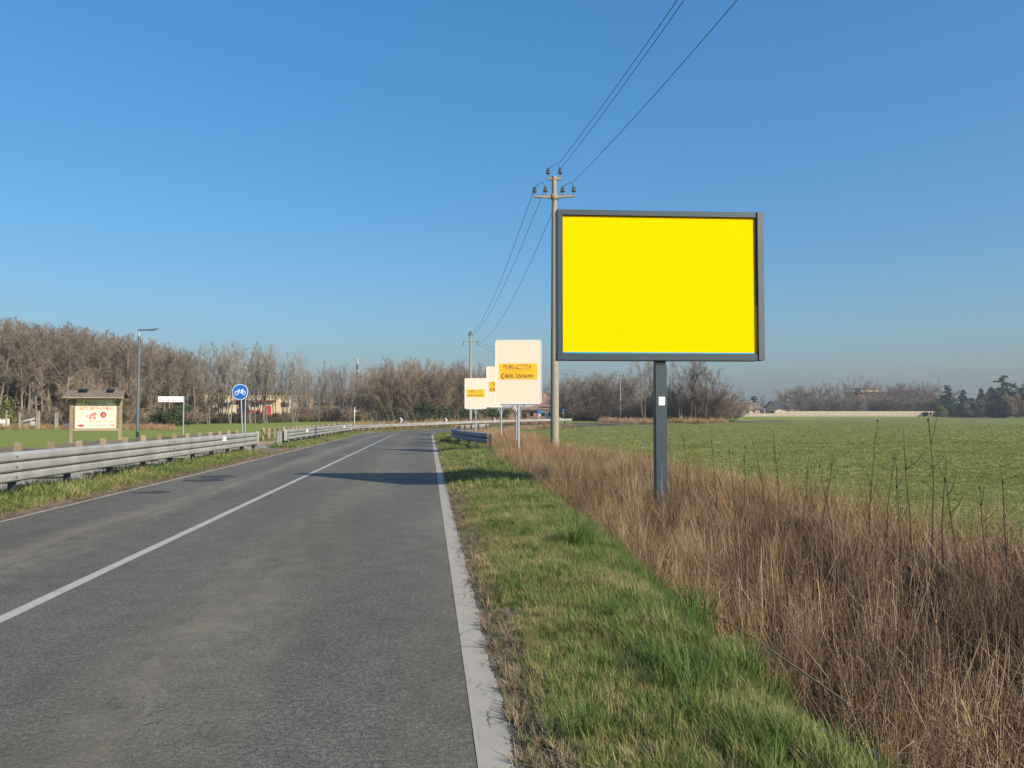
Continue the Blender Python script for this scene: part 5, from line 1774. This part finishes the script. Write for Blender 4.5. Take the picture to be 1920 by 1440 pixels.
near_src = source('verge_tuft', [tm((1, 30, .05, .13, .0024, .055, .6), M['grass']), tm((2, 26, .06, .16, .0024, .05, .8), M['grass']), tm((3, 34, .04, .10, .0026, .07, .9), M['grass']), tm((4, 22, .05, .14, .0022, .06, .9), M['grass_dead'])])
far_src = source('verge_tuft_far', [tm((5, 16, .05, .15, .006, .08, .7), M['grass']), tm((6, 16, .06, .18, .006, .08, .8), M['grass']), tm((7, 14, .05, .13, .007, .09, .9), M['grass']), tm((8, 12, .05, .13, .006, .08, .9), M['grass_dead'])])
lush_src = source('lush_tuft', [tm((9, 40, .12, .30, .0028, .06, .7), M['grass_fresh']), tm((10, 46, .14, .34, .003, .07, .9), M['grass_fresh'])])

def verge(name, bands, src, label, smin, smax, bumps=1.0):
    A, O = sample_strip(bands)
    x, y = road_xy(A, O)
    e = np.abs(np.where(O > 0, O - EDGE_R, EDGE_L - O))
    k = blot(x, y, 2.1) * .6 + blot(x, y, 5.3, 1) * .4
    keep = NPR.random(len(A)) < np.clip(.35 + e * 1.6, 0, 1) * np.clip(.55 + k, 0, 1)
    keep &= (O < 0) | (e < np.interp(A, [3, 7, 12], [1.85, 2.0, 9]) + NPR.normal(0, .12, len(A)))
    A, O, k, e = A[keep], O[keep], k[keep], e[keep]
    sc = (smin + (smax - smin) * k ** 1.5 * bumps) * NPR.uniform(.7, 1.25, len(A)) * np.clip(.55 + e * .6, .55, 1.1)
    P, Ro, S, I = place(A, O, sc, .18)
    dead = NPR.random(len(A)) < np.clip(.38 - e * .28 + (.5 - k) * .6, .06, .85)
    I = np.where(dead, 3, NPR.integers(0, 3, len(A)))
    return scatter(name, P, Ro, S, I, src, label, 'grass')
verge('verge_grass', [(2.2, 9, EDGE_R + .02, EDGE_R + 2.5, 620), (9, 16, EDGE_R + .02, EDGE_R + 2.7, 330)], near_src, 'green and straw-coloured grass on the near verge', .5, 1.1)
verge('verge_grass', [(16, 34, EDGE_R + .02, EDGE_R + 3.0, 170), (14, 42, EDGE_R + 2.8, EDGE_R + 5.8, 80), (34, 62, EDGE_R + .03, EDGE_R + 3.0, 80), (62, 108, EDGE_R + .03, EDGE_R + 2.6, 34)], far_src, 'green grass on the verge farther along the road', .7, 1.4)
verge('verge_grass', [(8, 34, EDGE_L - .28, EDGE_L - 1.7, 95), (41, 76, EDGE_L - .2, EDGE_L - 1.7, 60), (76, 112, EDGE_L - .2, EDGE_L - 1.6, 34), (10, 60, -7.3, -9.5, 14)], far_src, 'grass strip under the guard rails', 1.0, 1.8)
# flat dead duff creeping over the road edge
duff_src = source('duff', [tm((31, 26, .02, .06, .0025, .05, 1.6), M['duff']), tm((32, 20, .02, .07, .003, .06, 1.8), M['duff']), tm((33, 16, .02, .05, .003, .05, 1.4), M['wood_grey'])])
A, O = sample_strip([(2.2, 10, EDGE_R - .03, EDGE_R + .22, 170), (10, 22, EDGE_R - .02, EDGE_R + .2, 90), (8, 40, EDGE_L - .02, EDGE_L - .5, 60)])
P, Ro, S, I = place(A, O, NPR.uniform(.5, 1.2, len(A)), .25, 0, 3)
P[:, 2] = np.maximum(P[:, 2], zroad(A) - .035)
scatter('dead_duff', P, Ro, S, I, duff_src, 'flat dead grass and duff along the road edges', 'grass')
# lush clumps on the ditch side of the verge
A, O = sample_strip([(2.3, 7, EDGE_R + .9, EDGE_R + 2.45, 75), (7, 12, EDGE_R + 1.0, EDGE_R + 2.5, 50), (12, 30, EDGE_R + 1.4, EDGE_R + 2.6, 7), (4, 24, EDGE_R + 2.4, EDGE_R + 5.8, 9)])
x, y = road_xy(A, O)
k = blot(x, y, 1.7, 2) * .6 + blot(x, y, 4.1, 3) * .4
keep = NPR.random(len(A)) < np.clip((k - .42) * 3.4 + np.clip(O - EDGE_R - 1.6, -1, .8) * .3, .03, 1)
keep &= (O - EDGE_R) < np.interp(A, [3, 7, 12], [1.75, 1.95, 9]) + NPR.normal(0, .12, len(A))
A, O, k = A[keep], O[keep], k[keep]
P, Ro, S, I = place(A, O, NPR.uniform(.45, 1.0, len(A)) * (.6 + .6 * k) * np.interp(A, [3, 8], [1.15, .95]), .2, .01, 2)
scatter('lush_grass', P, Ro, S, I, lush_src, 'lush dark green grass clumps at the ditch edge', 'grass')

# single bright tufts that stand out on the verge
for i, (px, d, s_, lab) in enumerate([(1085, 9.2, 1.15, 'bright green grass tuft in the middle of the near verge'), (1290, 6.3, 1.3, 'tall grass tuft where the dead reeds begin'), (1075, 3.9, .6, 'dark leafy tuft near the edge line in the foreground')]):
    x, y = at(px, d)
    t = empty('grass_tuft', (x, y, gz(x, y) - .01), i, lab, 'grass tuft', 'single tufts on the verge')
    for j in range(5):
        V, F = tuft(40 + 7 * i + j, 46, .14, .36, .0034, .09, 1.0)
        o = bpy.data.objects.new('blades', mesh_np('blades', V * s_, F, M['grass_fresh']))
        COL.objects.link(o)
        o.parent = t
        o.location = (.10 * math.cos(j * 1.26), .10 * math.sin(j * 1.26), 0) if j else (0, 0, 0)

# the winter crop
crop_src = source('crop_tuft', [tm((21, 12, .03, .085, .005, .06, .9), M['crop']), tm((22, 14, .03, .075, .005, .07, 1.0), M['crop']), tm((23, 10, .04, .10, .005, .05, .8), M['crop'])])
def field_pts(n, d0, d1, px0, px1):
    d = np.sqrt(NPR.uniform(d0 * d0, d1 * d1, n))
    b = NPR.uniform((px0 - 960) / FPX, (px1 - 960) / FPX, n)
    x, y = b * d, d
    a, o = road_coords(x, y)
    ok = (o - EDGE_R) > 5.0
    return x[ok], y[ok]
X, Y, S = [], [], []
for n, d0, d1, p0, p1, s_ in [(16000, 7, 22, 1100, 2100, 1.0), (22000, 20, 45, 1000, 2080, 1.5), (34000, 42, 130, 960, 2060, 2.2)]:
    x, y = field_pts(n, d0, d1, p0, p1)
    k = blot(x, y, 1.3) * .5 + blot(x, y, .37, 5) * .5
    kp = NPR.random(len(x)) < (.45 + .7 * k) * (1 - sst(55, 128, y))
    X.append(x[kp]); Y.append(y[kp]); S.append(np.full(kp.sum(), s_) * NPR.uniform(.6, 1.3, kp.sum()))
X, Y, S = np.concatenate(X), np.concatenate(Y), np.concatenate(S)
n = len(X)
scatter('winter_crop', np.stack([X, Y, ground_z(X, Y) - .01], 1), np.stack([NPR.normal(0, .15, n), NPR.normal(0, .15, n), NPR.uniform(0, 6.28, n)], 1), np.stack([S, S, S * .5], 1), NPR.integers(0, 3, n), crop_src, 'short green winter crop covering the wide field', 'crop')

# dead reeds in and behind the ditch
reed_src = source('reed', [sm((51, 22, .45, 1.0, .0024, .15, .16, 2), M['reed']), sm((52, 20, .40, .90, .0026, .16, .26, 2), M['reed']), sm((53, 24, .30, .75, .0022, .17, .40, 2), M['reed']), sm((54, 18, .5, 1.10, .0026, .13, .12, 1), M['reed']), sm((55, 7, .6, 1.2, .0036, .15, .22, 1), M['reed_pale']), sm((56, 18, .35, .95, .0028, .16, .30, 2), M['reed_dark'])])
def reed_height(a):
    return np.interp(a, [0, 6, 10, 13, 16, 24, 40], [.80, .80, .66, .36, .22, .20, .28])
A, O = sample_strip([(2.0, 14, EDGE_R + 1.7, EDGE_R + 6.1, 60), (14, 21, EDGE_R + 2.0, EDGE_R + 6.0, 30), (21, 30, EDGE_R + 3.3, EDGE_R + 5.9, 17)])
x, y = road_xy(A, O)
e = O - EDGE_R
k = blot(x, y, 2.3, 4)
keep = (NPR.random(len(A)) < np.clip((6.3 - e) * .9, 0, 1) * np.interp(A, [2, 5, 7.5], [.3, .6, 1]) * np.where((A < 7.5) & (e < 2.7), .5, 1) * np.clip((e - 2.45 + np.interp(A, [3, 8, 11, 16], [.45, .3, 0, -.55]) + (blot(x, y, 3.7, 9) - .5) * 2.6) * 1.5, .015, 1) * np.clip((k - .30) * 3.2, .10, 1))
A, O, k, e = A[keep], O[keep], k[keep], e[keep]
sc = reed_height(A) * NPR.uniform(.75, 1.2, len(A)) * (.62 + .72 * k) * np.clip(1.25 - .12 * np.abs(e - 3.8), .6, 1.2) * (1 - .62 * sst(3.7, 5.4, e))
P, Ro, S, I = place(A, O, sc, .12, .0, 6)
Ro[:, :2] *= np.interp(A, [9, 15], [1, 3.4])[:, None]
I = NPR.choice(6, len(A), p=[.19, .19, .18, .12, .045, .275])
S[:, :2] = np.clip(S[:, :2], .75, 1.25)
scatter('dead_reeds', P, Ro, S, I, reed_src, 'dense brown dead reeds filling the ditch beside the field', 'reeds')
# fallen straw lying between the reeds
straw_src = source('straw', [sm((61, 16, .4, .9, .003, .3, 1.25, 1), M['reed']), sm((62, 14, .4, .8, .003, .3, 1.35, 1), M['reed'])])
A, O = sample_strip([(2.0, 14, EDGE_R + 2.3, EDGE_R + 6.3, 24), (14, 30, EDGE_R + 2.2, EDGE_R + 6.2, 26), (30, 45, EDGE_R + 3, EDGE_R + 6.0, 12)])
P, Ro, S, I = place(A, O, NPR.uniform(.7, 1.2, len(A)), .12, -.03, 2)
scatter('fallen_straw', P, Ro, S, I, straw_src, 'fallen straw and broken reeds between the standing ones', 'straw')
# russet dry grass round the sign posts and beyond
rust_src = source('rust_grass', [sm((71, 18, .35, .80, .006, .18, .30, 3), M['rust_grass']), sm((72, 16, .30, .70, .0065, .20, .45, 3), M['rust_grass']), tm((73, 22, .3, .7, .007, .16, .7), M['rust_grass'])])
A, O = sample_strip([(28, 48, EDGE_R + 3.6, EDGE_R + 6.4, 17), (48, 80, EDGE_R + 2.4, EDGE_R + 7.0, 13), (80, 112, EDGE_R + 2.2, EDGE_R + 6.5, 6)])
k = blot(*road_xy(A, O), 1.9, 7)
sc = NPR.uniform(.5, 1.15, len(A)) * (.22 + .95 * k) * np.interp(A, [34, 52], [.72, 1.1])
P, Ro, S, I = place(A, O, sc, .28, 0, 3)
scatter('dry_grass', P, Ro, S, I, rust_src, 'russet dry grass around the cream sign posts', 'dry grass')
A, O = sample_strip([(84, 126, -5.6, -10.5, 5), (54, 84, -10.5, -11.5, 0.0)])
sc = NPR.uniform(1.0, 1.9, len(A))
P, Ro, S, I = place(A, O, sc, .14, 0, 3)
b_ = NPR.uniform((1125 - 960) / FPX, (1362 - 960) / FPX, 900)
d_ = NPR.uniform(128, 136, 900)
P2_ = np.stack([b_ * d_, d_, ground_z(b_ * d_, d_)], 1)
b3 = NPR.uniform((-20 - 960) / FPX, (330 - 960) / FPX, 1100)
d3 = NPR.uniform(73, 80, 1100)
P3_ = np.stack([b3 * d3, d3, ground_z(b3 * d3, d3)], 1)
n2 = len(P2_) + len(P3_)
P = np.concatenate([P, P2_, P3_])
Ro = np.concatenate([Ro, np.stack([NPR.normal(0, .15, n2), NPR.normal(0, .15, n2), NPR.uniform(0, 6.28, n2)], 1)])
s2 = np.concatenate([NPR.uniform(.6, 1.7, len(P2_)), NPR.uniform(.4, 1.0, len(P3_))])
S = np.concatenate([S, np.stack([s2 * 1.3, s2 * 1.3, s2], 1)])
I = NPR.integers(0, 3, len(P))
scatter('dry_grass', P, Ro, S, I, rust_src, 'tan dry grass along the far bend and the feet of the trees', 'dry grass')

# the wood behind its front trees, and its underwood: one mass
def joined(w, c):
    nv, n4 = len(w.vertices), None
    bm = bmesh.new()
    bm.from_mesh(w)
    for f in bm.faces: f.material_index = 0
    k = len(bm.faces)
    bm.from_mesh(c)
    bm.faces.ensure_lookup_table()
    for f in bm.faces[k:]: f.material_index = 1
    me = bpy.data.meshes.new('joined')
    bm.to_mesh(me)
    bm.free()
    me.materials.append(w.materials[0]); me.materials.append(c.materials[0])
    return me
wood_src = source('wood_tree', [joined(*f) for f in FOREST[:4]] + [joined(*SHRUB[0])])
pts, scl, idx = [], [], []
for row in range(4):
    for px in np.arange(-45, 372 - row * 8, 13):
        d = float(wood_dist(px)) + 4.5 + row * 4.5 + trng.uniform(-1.5, 1.5)
        x, y = at(px + trng.uniform(-6, 6), d)
        H = (height(float(wood_top(px)) + trng.uniform(-2, 14) - row * .4, d) - gz(x, y)) / 12.1
        pts.append((x, y, gz(x, y))); scl.append((H, H, H)); idx.append(trng.randrange(4))
for row in range(3):
    for px in np.arange(-45, 372, 9):
        d = float(wood_dist(px)) + 1 + row * 7 + trng.uniform(-1.5, 1.5)
        x, y = at(px + trng.uniform(-6, 6), d)
        s_ = trng.uniform(.7, 1.4) * (.45 if row == 0 else 1)
        pts.append((x, y, gz(x, y))); scl.append((s_ * 1.2, s_ * 1.2, s_)); idx.append(4)
scatter('woodland', pts, [(0, 0, trng.uniform(0, 6.28)) for _ in pts], scl, idx, wood_src, 'dense bare brown wood filling the left edge behind the field', 'woodland')
# brushwood under the slender trees
under_src = source('underwood', [joined(*SHRUB[0]), joined(*SHRUB[1]), joined(*THICKG[0])])
pts, scl, idx = [], [], []
for i in range(150):
    px = trng.uniform(372, 720)
    d = float(np.interp(px, [372, 540, 720], [118, 132, 168])) + trng.uniform(-2, 10)
    x, y = at(px, d)
    s_ = trng.uniform(.22, .48) if px < 565 else trng.uniform(.35, .85)
    pts.append((x, y, gz(x, y))); scl.append((s_ * 1.3, s_ * 1.3, s_)); idx.append(trng.randrange(2))
for i in range(46):
    px = trng.uniform(560, 960)
    d = trng.uniform(166, 190)
    x, y = at(px, d)
    s_ = trng.uniform(.7, 1.0) * np.interp(px, [560, 700, 960], [.75, 1.0, 1.0])
    pts.append((x, y, gz(x, y))); scl.append((s_, s_, s_)); idx.append(2)
for i in range(70):
    px = trng.uniform(1050, 1368)
    d = trng.uniform(146, 168)
    x, y = at(px, d)
    s_ = trng.uniform(.25, .55)
    pts.append((x, y, gz(x, y))); scl.append((s_ * 1.5, s_ * 1.5, s_)); idx.append(2)
for i in range(40):
    px = trng.uniform(1480, 1765)
    d = trng.uniform(306, 320)
    x, y = at(px, d)
    s_ = trng.uniform(.7, 1.0)
    pts.append((x, y, gz(x, y))); scl.append((s_ * 1.2, s_ * 1.2, s_ * .95)); idx.append(2)
scatter('underwood', pts, [(0, 0, trng.uniform(0, 6.28)) for _ in pts], scl, idx, under_src, 'low tangled brushwood under the far trees', 'brushwood')

# ------------------------------------------------------------------ tall single weeds standing out of the reeds
def weed(px, d, top_py, label, seed, lean):
    r = random.Random(seed)
    x, y = at(px, d)
    g = gz(x, y)
    h = height(top_py, d) - g
    t = empty('tall_weed', (x, y, g), 0, label, 'weed', 'tall dry weeds standing out of the reeds')
    pts = [Vector((0, 0, -.05))]
    dv = Vector((lean, r.uniform(-.08, .08), 1)).normalized()
    for i in range(7):
        dv = (dv + Vector((r.uniform(-.07, .07), r.uniform(-.07, .07), .05))).normalized()
        pts.append(pts[-1] + dv * h / 7)
    MB().tube(pts, [.009, .0085, .008, .007, .006, .0052, .0042, .0025], 5).build('stem', M['weed'], t, smooth=True)
    for i in range(r.randint(3, 6)):
        k = r.randint(2, 6)
        d2 = Vector((r.uniform(-1, 1), r.uniform(-1, 1), r.uniform(.6, 1.6))).normalized()
        L = h * r.uniform(.07, .2)
        MB().tube([pts[k], pts[k] + d2 * L * .6, pts[k] + d2 * L + Vector((0, 0, L * .2))], [.0036, .003, .0016], 4).build('side_shoot', M['weed'], t)
    for i in range(r.randint(1, 3)):
        k = r.randint(4, 7)
        MB().lathe([(.003, -.02), (.010, -.008), (.011, .006), (.004, .022)], tuple(pts[k]), 6).build('seed_head', M['weed'], t)
WE = [(1268, 13.5, 818, -.14), (1302, 13.2, 792, -.12), (1344, 12.6, 790, .0), (1376, 12.2, 838, -.02), (1398, 11.8, 832, -.1), (1440, 11.4, 806, -.16), (1466, 11.0, 800, -.05), (1498, 10.5, 850, .03), (1533, 10.2, 836, .05), (1560, 9.8, 862, -.08), (1628, 9.2, 780, .03), (1655, 8.9, 850, -.02), (1690, 8.6, 838, .0), (1708, 8.4, 790, -.1), (1738, 8.2, 778, .0), (1762, 7.9, 850, .06), (1800, 7.6, 880, -.12), (1842, 7.3, 905, .0), (1880, 7.0, 890, -.06), (1215, 14.5, 850, .1), (1165, 17, 848, -.05)]
for i, (px, d, tp, ln) in enumerate(WE):
    order = ['first', 'second', 'third', 'fourth', 'fifth', 'sixth', 'seventh', 'eighth', 'ninth', 'tenth', 'eleventh', 'twelfth', 'thirteenth', 'fourteenth', 'fifteenth', 'sixteenth', 'seventeenth', 'eighteenth', 'nineteenth']
    if px < 1230:
        lab = 'thin dry weed just left of the billboard post' if px > 1200 else 'dry weed between the utility pole and the billboard post'
    elif i == 18:
        lab = 'dry weed stem nearest the right frame edge'
    else:
        lab = order[sum(1 for q in WE if 1230 < q[0] < px)] + ' dry weed stem counting rightwards from the billboard post' + {10: ', the tallest', 14: ', tall and straight'}.get(i, '')
    weed(px, d, tp, lab, 600 + i, ln)
# long stalks lying aslant over the ditch
for i, (p, q, lab) in enumerate([((1300, 6.6, 1130), (1580, 4.5, 1310), 'long pale stalk lying aslant from the verge into the ditch'), ((1395, 7.2, 1085), (1545, 5.4, 1265), 'thin fallen stalk leaning across the reeds'), ((1640, 6.0, 1200), (1880, 4.4, 1435), 'fallen stalk leaning across the foreground ditch')]):
    a_, b_ = Vector(at(p[0], p[1]) + (height(p[2], p[1]),)), Vector(at(q[0], q[1]) + (height(q[2], q[1]),))
    m_ = (a_ + b_) / 2 + Vector((0, 0, .03))
    o = MB().tube([a_, a_.lerp(m_, .5) + Vector((0, 0, .01)), m_, b_.lerp(m_, .5), b_], [.004, .0045, .005, .0055, .006], 6).build('fallen_stalk', M['grass_dead'], smooth=True)
    tag(o, lab, 'stalk', 'long fallen stalks')

# ------------------------------------------------------------------ litter
def crumple(name, px, d, dz, s, mat, label, seed):
    r = random.Random(seed)
    x, y = at(px, d)
    t = bmesh.new()
    bmesh.ops.create_icosphere(t, subdivisions=2, radius=s)
    for v in t.verts:
        v.co *= r.uniform(.6, 1.15)
        v.co.z *= .6
    me = bpy.data.meshes.new(name)
    t.to_mesh(me); t.free()
    me.materials.append(mat)
    o = bpy.data.objects.new(name, me)
    COL.objects.link(o)
    o.location = (x, y, gz(x, y) + dz)
    tag(o, label, 'litter', 'litter along the ditch')
crumple('crumpled_paper', 1097, 11.2, .03, .045, M['carton'], 'crumpled white paper at the foot of the reeds', 1)
crumple('plastic_bag', 1287, 6.9, .06, .055, M['carton'], 'dirty white plastic bag caught in the near reeds', 2)
crumple('plastic_scrap', 1625, 5.2, .12, .05, M['tarp_blue'], 'blue plastic scrap in the dark foreground ditch', 3)
crumple('plastic_scrap', 1530, 5.2, .14, .035, M['tarp_blue'], 'smaller blue scrap behind the lush foreground grass', 4)
for i, (px, d) in enumerate([(1391, 200), (1116, 110), (1851, 150), (1788, 60), (1700, 70)]):
    crumple('white_stone', px, d, .05, .05 + d * .0005, M['carton'], ['white stone far out in the field near the wall start', 'white stone in the field right of the utility pole', 'white stone on the far field below the cedars', 'pale stone in the field at the right side', 'pale stone in the middle of the field'][i], 20 + i)
# tarmac crumbs where the road edge has broken away
gr_src = source('crumb', [MB().lathe([(.004, 0), (.012, .003), (.010, .011), (.003, .014)], (0, 0, 0), 6).build('crumb', M['wood_grey']).data, MB().lathe([(.003, 0), (.009, .002), (.007, .009), (.002, .011)], (0, 0, 0), 5).build('crumb', M['asphalt' if False else 'patch']).data])
for o in [o for o in bpy.data.objects if o.name.startswith('crumb') and o.name in COL.objects]:
    bpy.data.objects.remove(o)
A, O = sample_strip([(2.2, 14, EDGE_R - .04, EDGE_R + .22, 900), (14, 30, EDGE_R - .04, EDGE_R + .2, 250), (9, 30, EDGE_L + .03, EDGE_L - .4, 120)])
P, Ro, S, I = place(A, O, NPR.uniform(.25, .75, len(A)), .6, 0, 2)
P[:, 2] = np.maximum(P[:, 2], np.where(np.abs(O) < 3.9, zroad(A), -9))
scatter('gravel', P, Ro, S, I, gr_src, 'loose gravel crumbs along the broken road edges', 'gravel')

# ------------------------------------------------------------------ the air
m_ = bpy.data.materials.new('thin_haze')
m_.use_nodes = True
nt_ = m_.node_tree
for n_ in list(nt_.nodes):
    nt_.nodes.remove(n_)
pv = nt_.nodes.new('ShaderNodeVolumePrincipled')
pv.inputs['Color'].default_value = (.90, .93, 1.0, 1)
pv.inputs['Density'].default_value = .0004
pv.inputs['Anisotropy'].default_value = .35
mo = nt_.nodes.new('ShaderNodeOutputMaterial')
nt_.links.new(pv.outputs[0], mo.inputs['Volume'])
hz = MB().box((0, 1750, 12.5), (5400, 3800, 29)).build('haze', m_)
tag(hz, 'thin bluish spring haze over the whole plain', 'haze', kind='stuff')
